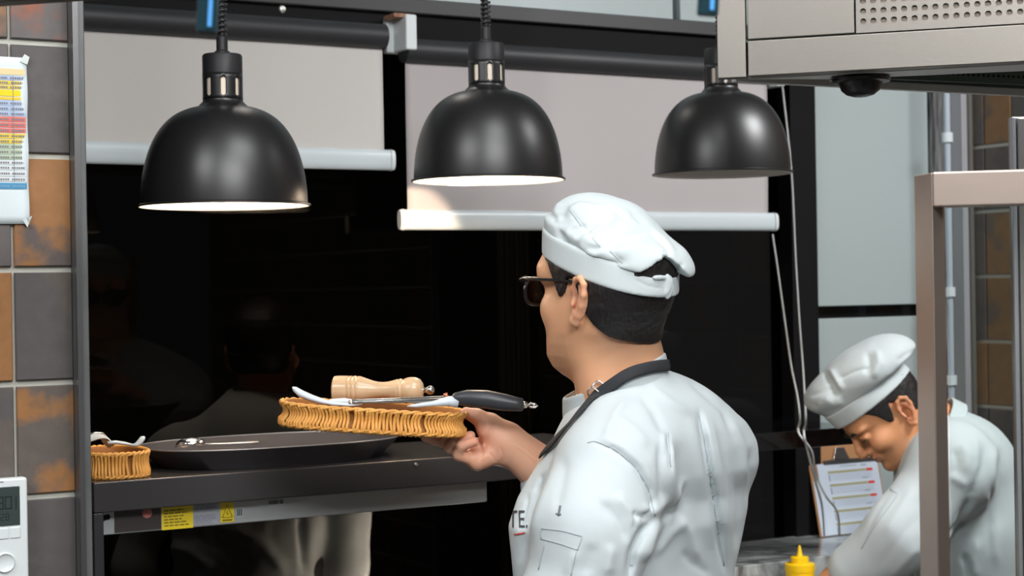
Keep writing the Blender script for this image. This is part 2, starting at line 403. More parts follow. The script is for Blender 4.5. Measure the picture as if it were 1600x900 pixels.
# pale panels on the right with black joints
za, zb_, zc = UW(1350, 100, WIN_W)[2], UW(1350, 477, WIN_W)[2], UW(1350, 496, WIN_W)[2]
ua = UW(1268, 300, WIN_W)[0]
m = MB(); m.box(ua, u_pan1, WIN_W - .01, WIN_W + .04, zb_, za + .3, WALLM)
top(m.build('wall_panel', PANELW, bevel=.002), 'large pale wall panel under the hood, right of the black window post', 'wall panel', 'pale wall panels')
m = MB(); m.box(UW(1274, 600, WIN_W)[0], u_pan1, WIN_W - .01, WIN_W + .04, z_sill - .04, zc, WALLM)
top(m.build('wall_panel', PANELW, bevel=.002), 'lower pale wall panel behind the bending cook', 'wall panel', 'pale wall panels')
m = MB(); m.box(ua - .05, u_pan1 + .02, WIN_W + .02, WIN_W + .10, z_sill - .05, 2.95, WALLM); structure(m.build('wall_back', BLACKG))
# dark veined strip at the corner
m = MB(); m.box(u_pan1 + .003, u_corner, WIN_W - .03, WIN_W + .06, 0, 2.6, WALLM)
sm = mat('streaked_dark_stone', (.02, .02, .02), .25, noise=.9, nscale=7, color2=(.30, .30, .30), stretch=(8, 8, .9))
structure(m.build('trim_4', sm, bevel=.002))

# ---- tiled walls
def tiled_wall(name, plane, u0, u1, z0, z1, org, cols, along='u', th=.03, pitch=(.0935, .1655)):
    """tiles as bevelled slabs on a grout bed; cols(i, j) -> two tints per tile"""
    v = []; f = []; t1 = []; t2 = []; mi = []
    def pt(a, d, z): return WP(a, plane + d, z) if along == 'u' else WP(plane + d, a, z)
    def box(a0, a1, d0, d1, zz0, zz1, c1, c2, k, b=0.0):
        n = len(v)
        for (d, bb) in ((d1, 0), (d0 + b, 0), (d0, b)):
            for a, z in ((a0 + bb, zz0 + bb), (a1 - bb, zz0 + bb), (a1 - bb, zz1 - bb), (a0 + bb, zz1 - bb)):
                v.append(pt(a, d, z)); t1.append(c1); t2.append(c2)
        for s in (0, 4):
            for q in range(4): f.append([n + s + q, n + s + (q + 1) % 4, n + s + 4 + (q + 1) % 4, n + s + 4 + q]); mi.append(k)
        f.append([n + 8, n + 9, n + 10, n + 11]); mi.append(k); f.append([n + 3, n + 2, n + 1, n]); mi.append(k)
    box(u0, u1, .006, th, z0, z1, (1, 1, 1), (1, 1, 1), 1)
    g = .0045
    i0 = math.floor((u0 - org[0]) / pitch[0]); i1 = math.ceil((u1 - org[0]) / pitch[0]); j0 = math.floor((z0 - org[1]) / pitch[1]); j1 = math.ceil((z1 - org[1]) / pitch[1])
    for i in range(i0, i1):
        for j in range(j0, j1):
            a0 = max(u0 + .001, org[0] + i * pitch[0] + g / 2); a1 = min(u1, org[0] + (i + 1) * pitch[0] - g / 2); b0 = max(z0, org[1] + j * pitch[1] + g); b1 = min(z1, org[1] + (j + 1) * pitch[1] - g)
            if a1 - a0 < .012 or b1 - b0 < .012: continue
            c1, c2 = cols(i, j); box(a0, a1, 0, .006, b0, b1, c1, c2, 0, .0015)
    vv = np.array([tuple(q) for q in v]); me = bpy.data.meshes.new(name); o = bpy.data.objects.new(name, me); COL.objects.link(o)
    me.from_pydata(vv.tolist(), [], f); me.materials.append(TILE); me.materials.append(GROUT); me.polygons.foreach_set('material_index', mi)
    bm = bmesh.new(); bm.from_mesh(me); bmesh.ops.recalc_face_normals(bm, faces=bm.faces); bm.to_mesh(me); bm.free()
    set_tint(o, np.array(t1)); set_tint(o, np.array(t2), 'tint2'); structure(o); return o
GR, DG, BR, OR, RD, PU = (.135, .120, .114), (.100, .090, .087), (.125, .102, .086), (.33, .15, .050), (.30, .105, .06), (.12, .095, .085)
LW = 2.50
uo = UW(22, 500, LW)[0]; zo = UW(22, 600, LW)[2]
table = {(0, 2): (GR, (.17, .12, .11)), (0, 3): (GR, RD), (0, 1): (OR, PU), (0, 0): (DG, BR), (0, -1): (BR, OR), (0, -2): (DG, DG), (-1, 0): (OR, (.22, .10, .04)), (-1, -1): (BR, DG), (-1, 1): (GR, DG), (-1, 2): (GR, GR), (-1, 3): (BR, OR)}
table[(0, 2)] = (DG, GR)
def cols_left(i, j):
    if (i, j) in table: return table[(i, j)]
    r = random.Random(i * 31 + j * 7); return r.choice([(GR, DG), (DG, BR), (OR, PU), (BR, DG), (PU, RD)])
u_post0 = UW(113, 450, LW)[0]; u_post1 = UW(137, 450, LW - .03)[0]
tiled_wall('wall_left', LW, -1.2, u_post0, 0, 2.95, (uo, zo), cols_left)
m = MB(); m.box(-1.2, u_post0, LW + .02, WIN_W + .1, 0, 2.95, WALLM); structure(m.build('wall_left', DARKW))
# steel corner post of the tiled pier
m = MB(); m.box(u_post0, u_post1, LW - .035, LW + .30, 0, 2.90, WALLM)
p = m.build('steel_post', POSTM, bevel=.002); top(p, 'tall grey steel corner post between the tiles and the dark window', 'post')
m = MB(); m.box(u_post0 - .004, u_post0 + .004, LW - .038, LW - .03, 0, 2.90, WALLM); m.build('edge_strip', STEELD, p)

def cols_right(i, j):
    r = random.Random(i * 13 + j * 57 + 5)
    b = [((.15, .085, .04), (.11, .06, .03)), ((.085, .07, .06), (.07, .055, .05)), ((.17, .09, .035), (.10, .07, .05)), ((.07, .06, .055), (.10, .07, .045))]
    return r.choice(b)
zr = UW(1520, 432, 3.1)[2]
tiled_wall('wall_right', u_corner + .0, -2.2, WIN_W + .05, 0, 2.95, (WIN_W - .235, zr), cols_right, along='w', th=.04)
# grey strips and pipe on the right wall, seen next to the corner
def wall_right_pt(px, py): # pixel on the plane u = u_corner - d
    r = ray(px, py); k = u_corner / (r.x * CT + r.y * ST); P = CAM + r * k; return uw(P)
wq = [wall_right_pt(x, 300)[1] for x in (1492, 1500, 1522, 1519)]
m = MB(); m.box(u_corner - .012, u_corner, wq[2] + .0, WIN_W - .03, 0, 2.6, WALLM); structure(m.build('trim_5', mat('grey_brown_trim', (.13, .12, .105), .5), bevel=.002))
m = MB(); m.box(u_corner - .03, u_corner - .01, wall_right_pt(1518, 300)[1], wall_right_pt(1500, 300)[1], 0, 2.6, WALLM)
top(m.build('cable_trunking', mat('trunking_grey', (.36, .36, .38), .5), bevel=.003), 'flat grey vertical trunking in the corner, right of the thin pipe', 'trunking')
pp = WP(u_corner - .045, wall_right_pt(1478, 300)[1] - .06, 0)
pc = PD(1484, 450, 4.28)
m = MB(); m.cyl((pc.x, pc.y, 0), (pc.x, pc.y, 2.6), .0085, 20)
pipe = m.build('pipe', mat('pale_blue_pipe', (.42, .48, .54), .35), smooth=True); top(pipe, 'thin pale bluish vertical pipe in the corner behind the glass screen', 'pipe')
for py in (215, 456, 594):
    z = PD(1484, py, 4.28).z; m = MB(); m.lathe([(.0085, -.012), (.014, -.012), (.014, .012), (.0085, .012)], Matrix.Translation((pc.x, pc.y, z)), 20)
    m.box(0, .013, -.005, .005, -.005, .005, Matrix.Translation((pc.x, pc.y, z))); m.build('pipe_clip', RAILW, pipe, smooth=True)

# ---- dim room beyond the glass
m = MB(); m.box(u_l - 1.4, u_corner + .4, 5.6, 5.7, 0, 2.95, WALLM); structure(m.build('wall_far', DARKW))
oc = PW(805, 500, 4.6)
m = MB(); n = 15
uc, _, _ = uw(oc); poly = [(uc - .055 + .11 * k / 28, 4.6 + .008 * math.sin(k * 1.4)) for k in range(29)]; poly += [(x, y + .01) for x, y in poly[::-1]]
m.prism([(WP(a, b, 0).x, WP(a, b, 0).y) for a, b in poly], .0, 2.6)
top(m.build('reflection_strip', OLIVE), 'faint olive strip made as a reflection in the dark glass behind the serving tray', 'reflection_strip')  # strip added beyond the pane to stand for an olive reflection

# ================================================================== BLINDS
def roller_blind(label, pxl, pxr, py_tube_l, py_tube_r, py_rail, wplane, zrail_px, seed, bracket_px=None, skew=0, cloth=None):
    u0, u1 = UW(pxl, 300, wplane)[0], UW(pxr, 300, wplane)[0]
    zt = (UW((pxl + pxr) / 2, (py_tube_l + py_tube_r) / 2, wplane)[2]); zr_ = UW(zrail_px, py_rail, wplane)[2]
    t = thing('roller_blind', label, 'blind', Matrix.Translation(WP((u0 + u1) / 2, wplane, zt)) @ WALLM, 'roller blinds')
    R = .026
    m = MB(); m.cyl(WP(u0 - .0, wplane, zt), WP(u1, wplane, zt), R, 32); m.build('roller_tube', TUBE, t, smooth=True)
    # hanging cloth: gently wavy, narrowing a little towards the rail
    nu, nv = 60, 30; v = []; f = []
    for j in range(nv + 1):
        s = j / nv; z = zt + (zr_ - zt) * s
        for i in range(nu + 1):
            q = i / nu; uu = u0 + .004 + (u1 - u0 - .008) * q + (skew * s * (1 if q > .5 else 0)) * (q - .5) * 2
            ww = wplane + .004 * math.sin(q * 7 + seed) * s + .003 * math.sin(q * 15 + 3 * s + seed) * s
            v.append(WP(uu, ww, z))
    for j in range(nv):
        for i in range(nu): a = j * (nu + 1) + i; f.append([a, a + 1, a + nu + 2, a + nu + 1])
    c = make('fabric', v, f, cloth or FABRIC, t, smooth='all'); sd = c.modifiers.new('s', 'SOLIDIFY'); sd.thickness = .0012
    rr = .0215
    m = MB(); a, b = WP(u0 - .006, wplane, zr_), WP(u1 + .008 + skew, wplane, zr_)
    d = (b - a).normalized(); N = 24; vs = []
    sec = [(.0095 * math.cos(2 * math.pi * k / N), rr * math.copysign(abs(math.sin(2 * math.pi * k / N)) ** .7, math.sin(2 * math.pi * k / N))) for k in range(N)]
    wn = Vector((-ST, CT, 0))
    m = MB(); vs = [a + wn * x + Vector((0, 0, z)) for x, z in sec] + [b + wn * x + Vector((0, 0, z)) for x, z in sec]
    m.add(vs, [tuple(range(N))[::-1], tuple(range(N, 2 * N))] + [(k, (k + 1) % N, (k + 1) % N + N, k + N) for k in range(N)])
    rl = m.build('bottom_rail', RAILW, t, smooth=True)
    for e, s in ((a, -1), (b, 1)):
        m = MB(); m.add([e + d * s * .001 + wn * x * 1.12 + Vector((0, 0, z * 1.06)) for x, z in sec] + [e + d * s * .010 + wn * x + Vector((0, 0, z * .96)) for x, z in sec],
            [tuple(range(N))[::-1], tuple(range(N, 2 * N))] + [(k, (k + 1) % N, (k + 1) % N + N, k + N) for k in range(N)]); m.build('end_cap', WHITEP, rl, smooth=True)
    return t, u0, u1, zt
BW = WIN_W - .11
b1, bu0, bu1, bz1 = roller_blind('pale roller blind on the left, hanging behind the leftmost lamp, with shorter drop', 60, 604, 20, 60, 249, BW, 560, 0)
b2, cu0, cu1, bz2 = roller_blind('wide pale roller blind behind the two right lamps, with lower rail', 634, 1203, 75, 118, 345, BW, 900, 2, cloth=mat('blind_fabric_mauve', (.50, .465, .46), .9, 0, .05, 300))
def bracket(u, z, parent):
    m = MB(); m.box(u - .004, u + .022, BW - .030, BW + .05, z - .034, z + .040, WALLM)
    m.box(u - .020, u + .004, BW + .03, BW + .05, z - .034, z + .040, WALLM)
    bk = m.build('bracket', WHITEP, parent, bevel=.004)
    m = MB(); m.box(u - .026, u + .012, BW - .02, BW + .03, z + .034, z + .042, WALLM); m.build('rusty_plate', mat('rusty_metal', (.30, .12, .06), .6, noise=.6, nscale=60, color2=(.5, .35, .25)), bk)
bracket(UW(630, 55, BW)[0] - .004, UW(630, 55, BW)[2], b1)
bracket(cu1 + .006, bz2 - .0, b2)
# ball chains of the right blind
def chain_cord(name, label, pts, r=.0024):
    # resample into beads along the curve
    P = [Vector(p) for p in pts]; out = []
    for i in range(len(P) - 1):
        a = P[max(i - 1, 0)]; b = P[i]; c = P[i + 1]; d = P[min(i + 2, len(P) - 1)]
        for k in range(40):
            t = k / 40; out.append(.5 * ((2 * b) + (c - a) * t + (2 * a - 5 * b + 4 * c - d) * t * t + (3 * b - a - 3 * c + d) * t ** 3))
    out.append(P[-1]); L = [0]
    for i in range(1, len(out)): L.append(L[-1] + (out[i] - out[i - 1]).length)
    step = .0062; n = int(L[-1] / step); m = MB(); k = 0; pp = []; rs = []
    for i in range(n * 2):
        s = i * step / 2
        while k < len(L) - 2 and L[k + 1] < s: k += 1
        q = (s - L[k]) / max(L[k + 1] - L[k], 1e-9); pp.append(out[k].lerp(out[k + 1], min(q, 1))); rs.append(r * (1.25 if i % 2 else .7))
    m.tube(pp, rs, 6); o = m.build(name, mat('cord_white', (.62, .62, .60), .5), smooth='all'); return top(o, label, 'cord', 'white blind cords')
cw = BW + .02
chain_cord('blind_cord', 'long white beaded cord hanging from the blind beside the right lamp, down to the worktop', [PW(x, y, ww) for x, y, ww in
    ((1222, 132, cw), (1232, 220, cw), (1238, 290, cw), (1243, 400, cw), (1249, 500, cw - .01), (1255, 580, cw - .02), (1259, 655, cw - .10), (1256, 676, cw - .30))]
    + [PW(x, y, ww) for x, y, ww in ((1262, 705, 2.93), (1272, 745, 2.98), (1284, 790, 3.04), (1288, 838, 3.10))])
chain_cord('blind_cord', 'thin white beaded cord falling from under the right end of the blind rail', [PW(x, y, ww) for x, y, ww in
    ((1207, 366, cw), (1215, 420, cw), (1226, 500, cw), (1236, 570, cw), (1246, 620, cw - .04), (1250, 656, cw - .12), (1248, 676, cw - .30))]
    + [PW(x, y, ww) for x, y, ww in ((1268, 705, 2.93), (1274, 740, 2.98), (1290, 775, 2.99), (1308, 800, 3.01), (1312, 838, 3.06))])

# ================================================================== LEDGES, PASS SHELF, COUNTER
LZ = CAM.z - .330
lw0 = 2.99; ul0, ul1 = UW(1080, 680, lw0)[0], u_pan1
m = MB(); m.box(ul0 - .1, UW(1352, 680, lw0)[0], lw0, WIN_W - .012, LZ - .040, LZ, WALLM)
lg = m.build('window_ledge', BLACKG, bevel=.002); top(lg, 'glossy black ledge on the window wall, left of the bending cook', 'ledge')
for uu in (ul0 - .05, ul0 + .33): 
    m = MB(); m.prism([(0, 0), (.2, 0), (0, -.16)], -.01, .01, WALLM @ Matrix.Translation((uu, WIN_W - .012, LZ - .04)) @ Matrix.Rotation(math.pi / 2, 4, 'Z').to_4x4() @ Matrix.Rotation(math.pi / 2, 4, 'X') @ Matrix.Rotation(math.pi, 4, 'Y') @ Matrix.Scale(-1, 4, (1, 0, 0)) @ Matrix.Rotation(math.pi, 4, 'Y'))
    
# pass shelf under the lamps
SW0, SW1 = 2.60, 2.905
SZ = UW(590, 722, SW0)[2]
us0 = UW(146, 760, SW0)[0]; us1 = UW(985, 700, SW0)[0]
t = thing('pass_shelf', 'dark steel serving shelf under the lamps, carrying the oval tray', 'shelf', Matrix.Translation(WP((us0 + us1) / 2, SW0, 0)) @ WALLM)
m = MB(); m.box(us0, us1, SW0, SW1, SZ - .048, SZ, WALLM); m.build('shelf_top', mat('shelf_steel', (.085, .080, .080), .25, .55, .03, 30), t, bevel=.003)
for uu in (us0, us1 - .03):
    for ww in (SW0 + .002, SW1 - .04):
        m = MB(); m.box(uu, uu + .016, ww, ww + .03, 0, SZ - .048, WALLM); m.build('leg', SHELFM, t, bevel=.002)
m = MB()
sp_ = UW(650, 726, SW0 - .001); m.lathe([(.0001, .004), (.003, .003), (.004, 0)], WALLM @ Matrix.Translation(sp_) @ Matrix.Rotation(math.pi / 2, 4, 'X'), 16); m.build('screw', CHROME, t, smooth=True)
# heater panel with stickers
HW = SW0 + .028
h0, h1 = UW(160, 810, HW)[0], UW(761, 760, HW)[0]
hz1 = SZ - .0485; hz0 = UW(600, 798, HW)[2]
hp = thing('heater_panel', 'grey metal heater panel with yellow stickers under the serving shelf', 'heater', Matrix.Translation(WP((h0 + h1) / 2, HW, hz0)) @ WALLM)
m = MB(); m.box(h0, h1, HW, HW + .10, hz0, hz1, WALLM); m.build('housing', HEATP, hp, bevel=.002)
def sticker(name, px0, px1, fz0, fz1, mt, parent, d=.0008, bevel=0):
    a, b = UW(px0, 780, HW)[0], UW(px1, 780, HW)[0]; H = hz1 - hz0
    m = MB(); m.box(a, b, HW - d, HW + .0005, hz0 + H * fz0, hz0 + H * fz1, WALLM); o = m.build(name, mt, parent); return o, a, b, hz0 + H * fz0, hz0 + H * fz1
def lines(parent, a, b, z0, z1, rows, mt, name='printed_line', wpl=HW - .0012, th=.0006, frac=.5, rnd=True, axis=WALLM):
    m = MB(); step = (z1 - z0) / rows; rr = random.Random(int(a * 1000) + rows)
    for k in range(rows):
        z = z1 - (k + .5) * step; x = a
        e = b - (rr.random() * .3 * (b - a) if rnd else 0)
        while x < e:
            wlen = (rr.uniform(.004, .010) if rnd else b - a); x2 = min(x + wlen, e)
            m.box(x, x2, wpl, wpl + th, z - step * frac / 2, z + step * frac / 2, axis); x = x2 + .0018
    return m.build(name, mt, parent)
mt_dark = mat('dark_nameplate', (.045, .035, .035), .45)
s, a, b, c0, c1 = sticker('nameplate', 178, 251, .06, .95, mt_dark, hp)
m = MB(); m.lathe([(.0001, .002), (.006, .0015), (.008, 0)], WALLM @ Matrix.Translation(((a * .3 + b * .7), HW - .001, c1 - .007)) @ Matrix.Rotation(math.pi / 2, 4, 'X'), 20); m.build('indicator', mat('pink_indicator', (.60, .22, .18), .4), hp, smooth=True)
s, a, b, c0, c1 = sticker('warning_sticker', 252, 301, .0, .97, YEL, hp); lines(s, a + .004, b - .004, c0 + .004, c1 - .004, 6, mat('olive_ink', (.25, .18, .01), .7), frac=.45)
s, a, b, c0, c1 = sticker('rating_sticker', 303, 341, .60, .97, GREYP, hp); lines(s, a + .002, b - .002, c0 + .001, c1 - .001, 5, mat('mid_ink', (.22, .23, .27), .7), frac=.4)
s, a, b, c0, c1 = sticker('rating_sticker', 302, 340, .07, .54, GREYP, hp); lines(s, a + .002, b - .002, c0 + .001, c1 - .001, 7, mat('mid_ink'), frac=.4)
s, a, b, c0, c1 = sticker('hazard_sticker', 344, 365, .10, .93, YEL, hp)
cx, cz = (a + b) / 2, (c0 + c1) / 2
m = MB(); tri = [(a + .003, c0 + .008), (b - .003, c0 + .008), (cx, c1 - .003)]
m.tube([WP(x, HW - .0012, z) for x, z in tri], .0009, 4, closed=True)
m.tube([WP(x, HW - .0012, z) for x, z in ((cx + .001, c1 - .014), (cx - .002, cz), (cx + .002, cz - .002), (cx - .001, c0 + .012))], .0007, 4); m.box(a + .003, b - .003, HW - .0013, HW - .0008, c0 + .002, c0 + .005, WALLM)
m.build('warning_triangle', mat('olive_ink'), s)
def barcode(px0, px1, f0, f1):
    s, a, b, c0, c1 = sticker('barcode', px0, px1, f0, f1, mat('light_grey_label', (.42, .44, .44), .5), hp); m = MB(); x = a + .002; rr = random.Random(5)
    while x < b - .002: w_ = rr.choice([.0006, .0012, .0018]); m.box(x, x + w_, HW - .0012, HW - .0006, c0 + .003, c1 - .003, WALLM); x += w_ + rr.choice([.0008, .0014])
    m.build('bars', INK, s)
barcode(368, 379, .25, .70); barcode(418, 444, .62, .95)
m = MB(); kz = hz0 + (hz1 - hz0) * .72; m.prism([(h0 - .001, kz - .008), (h0 + .004, kz - .004), (h0 + .011, kz - .003), (h0 + .013, kz + .001), (h0 + .010, kz + .005), (h0 + .003, kz + .004), (h0 - .001, kz)], -.0008, .0005,
    WALLM @ Matrix.Translation((0, HW, 0)) @ Matrix.Rotation(math.pi / 2, 4, 'X') @ Matrix.Scale(-1, 4, (0, 0, 1))); m.build('slot', BLACKM, hp)

# marble worktop
CZ = .93
cu_0, cu_1, cw0 = UW(1085, 870, 3.0)[0], UW(1392, 870, 3.235)[0], 3.005
m = MB(); m.box(cu_0, cu_1, cw0, WIN_W - .012, CZ - .09, CZ, WALLM)
ct = m.build('worktop', MARBLE, bevel=.003); top(ct, 'grey veined marble worktop against the window wall, below the black ledge', 'worktop')
m = MB(); m.box(cu_0 + .02, cu_1 - .03, cw0 + .04, WIN_W - .02, .10, CZ - .09, WALLM)
cb = m.build('counter_base', STEELD, bevel=.003); top(cb, 'steel cupboard base under the marble worktop', 'cupboard')
m = MB(); m.box(cu_0 + .05, cu_1 - .06, cw0 + .07, WIN_W - .04, 0, .10, WALLM); m.build('plinth', DARKW, cb)
# lower preparation table in front of it (carries the squeeze bottle)
TZ = .775; tu0, tu1, tw0, tw1 = UW(1100, 880, 2.9)[0], UW(1345, 880, 2.9)[0], 2.62, 2.985
t = thing('prep_table', 'low steel table in front of the marble worktop, under the yellow bottle', 'table', Matrix.Translation(WP((tu0 + tu1) / 2, (tw0 + tw1) / 2, 0)) @ WALLM)
m = MB(); m.box(tu0, tu1, tw0, tw1, TZ - .03, TZ, WALLM); m.build('tabletop', STEEL, t, bevel=.003)
for uu in (tu0 + .01, tu1 - .04):
    for ww in (tw0 + .01, tw1 - .04): m = MB(); m.box(uu, uu + .03, ww, ww + .03, 0, TZ - .03, WALLM); m.build('leg', STEELD, t, bevel=.002)

# ================================================================== HEAT LAMPS
def heat_lamp(label, px, py_rim, wpx, wdepth, on, neck_h=.052):
    c = PW(px, py_rim, wdepth); Y = c.y; R = wpx * Y / F_PX / 2
    t = thing('heat_lamp', label, 'lamp', c, 'black dome heat lamps')
    M = Matrix.Translation(c)
    H = R * 1.165
    prof = []
    n = 60; r0 = .0335
    for i in range(n + 1):
        a = math.pi / 2 * i / n; rr = R * .985 * math.cos(a) ** .64 if i < n else 0; z = H * math.sin(a)
        if rr < r0 * 1.15: break
        prof.append((rr, z + .004))
    outer = [(R * .985, .0015), (R * 1.002, .0035), (R * 1.022, .002), (R * 1.022, -.0005), (R * 1.0, -.001)][::-1] + [(R * .985, .006)] + prof[1:]
    zn = H + .0
    outer += [(r0 * 1.12, prof[-1][1] + .005), (r0, prof[-1][1] + .009), (r0, prof[-1][1] + .012)]
    zt = outer[-1][1]
    m = MB(); m.lathe(outer, M, 96); m.build('shade', LAMPB, t, smooth=True, angle=60)
    inner = [(R * 1.0, -.001)] + [(a - .0025, b - .002) for a, b in prof] + [(.001, prof[-1][1])]
    m = MB(); m.lathe(inner, M, 96); m.build('reflector', ENAMEL, t, smooth=True, angle=60)
    # slotted neck: ring of posts leaving rounded slots, brass sleeve inside
    nh = .043; ns = 8; seg = 12; v = []; N = ns * seg; m = MB()
    zrow = [0, .005, .0065, .008, nh - .010, nh - .0085, nh - .007, nh]
    for z in zrow:
        for i in range(N): a = 2 * math.pi * i / N; v.append((r0 * math.cos(a), r0 * math.sin(a), zt + z))
    f = []
    for k in range(7):
        for i in range(N):
            s = i % seg; hole = (k in (2, 3, 4) and s < 4) or (k in (1, 5) and s in (1, 2))
            if not hole: f.append((k * N + i, k * N + (i + 1) % N, (k + 1) * N + (i + 1) % N, (k + 1) * N + i))
    Mr = M @ Matrix.Rotation(math.radians(-90 + 11.5 - 7.5), 4, 'Z')
    nk = make('neck', [Mr @ Vector(q) for q in v], f, LAMPB, t, smooth=True); sd = nk.modifiers.new('s', 'SOLIDIFY'); sd.thickness = .0012; sd.offset = -1
    m = MB(); m.lathe([(r0 - .0028, zt), (r0 - .0028, zt + nh)], M, 32); m.build('socket_sleeve', mat('pale_ceramic', (.95, .82, .66), .6), t, smooth=True)
    m = MB(); z2 = zt + nh; rc = r0 * .99
    m.lathe([(rc, z2), (rc, z2 + .030), (rc - .002, z2 + .033), (.013, z2 + .034), (.001, z2 + .034)], M, 48); m.build('cap', LAMPC, t, smooth=True)
    m = MB(); m.lathe([(.0125, z2 + .033), (.0125, z2 + .038), (.0095, z2 + .040), (.0095, z2 + .062), (.006, z2 + .066)], M, 24); st = m.build('cord_grip', LAMPC, t, smooth=True)
    # retractable coiled cord up to the ceiling mount
    top_z = 2.9 - c.z; m = MB(); pts = []; z = z2 + .066; k = 0
    while z < z2 + .40:
        pts.append(c + Vector((.0075 * math.cos(k), .0075 * math.sin(k), z))); k += .55; z += .0085 * .55 / (2 * math.pi) * 1.0
    m.tube(pts, .0027, 6); m.build('coiled_cord', mat('cord_dark', (.03, .03, .032), .35), t, smooth='all')
    m = MB(); m.cyl(c + Vector((0, 0, z - .02)), c + Vector((0, 0, top_z)), .004, 12); m.cyl(c + Vector((0, 0, z2 + .06)), c + Vector((0, 0, z)), .0045, 12)
    m.lathe([(.045, top_z - .02), (.045, top_z + .04)], M, 24, cap=True); m.build('cord', LAMPC, t, smooth=True)
    zb = .028
    m = MB(); m.lathe([(.001, zb), (.030, zb + .004), (.046, zb + .02), (.046, zb + .035), (.030, zb + .065), (.018, zb + .09), (.018, zb + .12)], M, 32)
    m.build('bulb', mat('frosted_bulb_lit', (.9, .8, .65), .3, emit=(1, .78, .55), estr=9) if on else mat('frosted_bulb', (.75, .72, .65), .3), t, smooth=True)
    if on:
        d = bpy.data.lights.new('bulb_light', 'POINT'); d.energy = on; d.color = (1, .76, .55); d.shadow_soft_size = .012; o = bpy.data.objects.new('bulb_light', d); COL.objects.link(o)
        o.location = (0, 0, zb - .006); o.parent = t
    return t
heat_lamp('black dome heat lamp, leftmost and largest of the three, over the oval tray', 351, 322, 262, 2.715, 3.2)
heat_lamp('black dome heat lamp, the middle one, above the wicker basket of tongs', 763, 282, 236, 2.735, 3.6)
ml = [o for o in bpy.data.objects if o.name.startswith('heat_lamp')][-1]
# spot added below the middle lamp to make the warm patch on the rail
d = bpy.data.lights.new('rail_patch_spot', 'SPOT'); d.energy = 15; d.color = (1, .74, .52); d.spot_size = math.radians(37); d.spot_blend = .4; d.shadow_soft_size = .004
o = bpy.data.objects.new('rail_patch_spot', d); COL.objects.link(o); src = ml.location + Vector((0, 0, -.008)); o.location = src
o.rotation_euler = (PW(626, 384, WIN_W - .11) - src).to_track_quat('-Z', 'Y').to_euler()
heat_lamp('black dome heat lamp, rightmost and smallest, partly behind the steel hood', 1129, 272, 215, 2.74, 0)

# near dark rail along the top left
a, b = PD(-120, 15, 1.9), PD(640, -26, 1.75)
M = frame_from(a, (b.x - a.x, b.y - a.y, 0), (0, 0, 1)); L_ = (b - a).length
m = MB(); m.box(0, L_, -.015, .015, 0, .05, M); rl = m.build('overhead_rail', mat('rail_dark', (.055, .053, .05), .55), bevel=.003); top(rl, 'dark blurred overhead rail crossing the top left corner above the tiles', 'rail')
def hang_clip(px, label, y1):
    c = PD(px, -25, 1.35); b_ = PD(px, y1, 1.35)
    t = thing('hanging_clip', label, 'clip', c, 'teal clips at the top edge')
    m = MB(); m.box(-.0085, .0085, -.004, .004, b_.z - c.z, 0, Matrix.Translation(c) @ Matrix.Rotation(math.radians(4), 4, 'Y')); m.build('plastic_body', CLIPG, t, bevel=.0025)
    m = MB(); m.box(.001, .0045, -.006, -.0035, b_.z - c.z + .004, -.004, Matrix.Translation(c) @ Matrix.Rotation(math.radians(4), 4, 'Y')); m.build('blue_strip', CLIPB, t, bevel=.001)
    m = MB(); m.cyl(c, c + Vector((0, 0, .3)), .0015, 8); m.build('string', BLACKM, t)
    return t
hang_clip(327, 'small teal and blue plastic clip hanging beside the left lamp cord', 52)
hang_clip(1108, 'small teal plastic clip hanging at the left end of the steel hood', 26)
bl = PW(441, 14, WIN_W - .062); m = MB(); m.lathe([(.0001, .004), (.006, .003), (.0085, 0)], Matrix.Translation(bl) @ WALLM @ Matrix.Rotation(math.pi / 2, 4, 'X'), 20)
top(m.build('bolt_head', mat('bolt_steel', (.6, .6, .56), .4, .8), smooth=True), 'round pale bolt head on the black header above the left blind', 'bolt')

# ================================================================== HOOD
HZ = CAM.z + .30
Bc, Ac, Rr, Rf, Lf = PZ(1168, 119.5, HZ), PZ(1121, 121.5, HZ), PZ(1760, 88, HZ), PZ(1760, 158, HZ), PZ(1150, 127.5, HZ)
t = thing('extractor_hood', 'stainless steel extractor hood with perforated vent at the top right', 'extractor hood', Vector(((Bc.x + Rf.x) / 2, (Bc.y + Rf.y) / 2, HZ)))
fx = (Rr - Bc).normalized(); fn = Vector((fx.y, -fx.x, 0))       # towards the camera
zb1 = HZ + (PD(1168, 65, Bc.y).z - PD(1168, 122, Bc.y).z)
LF = (Rr - Bc).length; MF = frame_from(Bc, fx, (0, 0, 1))         # y axis of MF points away from the camera
m = MB(); m.box(.001, LF, -.002, .02, 0, zb1 - HZ - .0015, MF); m.build('lower_band', STEEL, t, bevel=.0015)
# end cheek
ex = (Ac - Bc); MC = frame_from(Bc, (-ex.x, -ex.y, 0), (0, 0, 1))
m = MB(); m.box(-ex.length, -.0015, .001, .02, -.001, .85, MC); m.build('end_panel', STEEL, t, bevel=.0015)
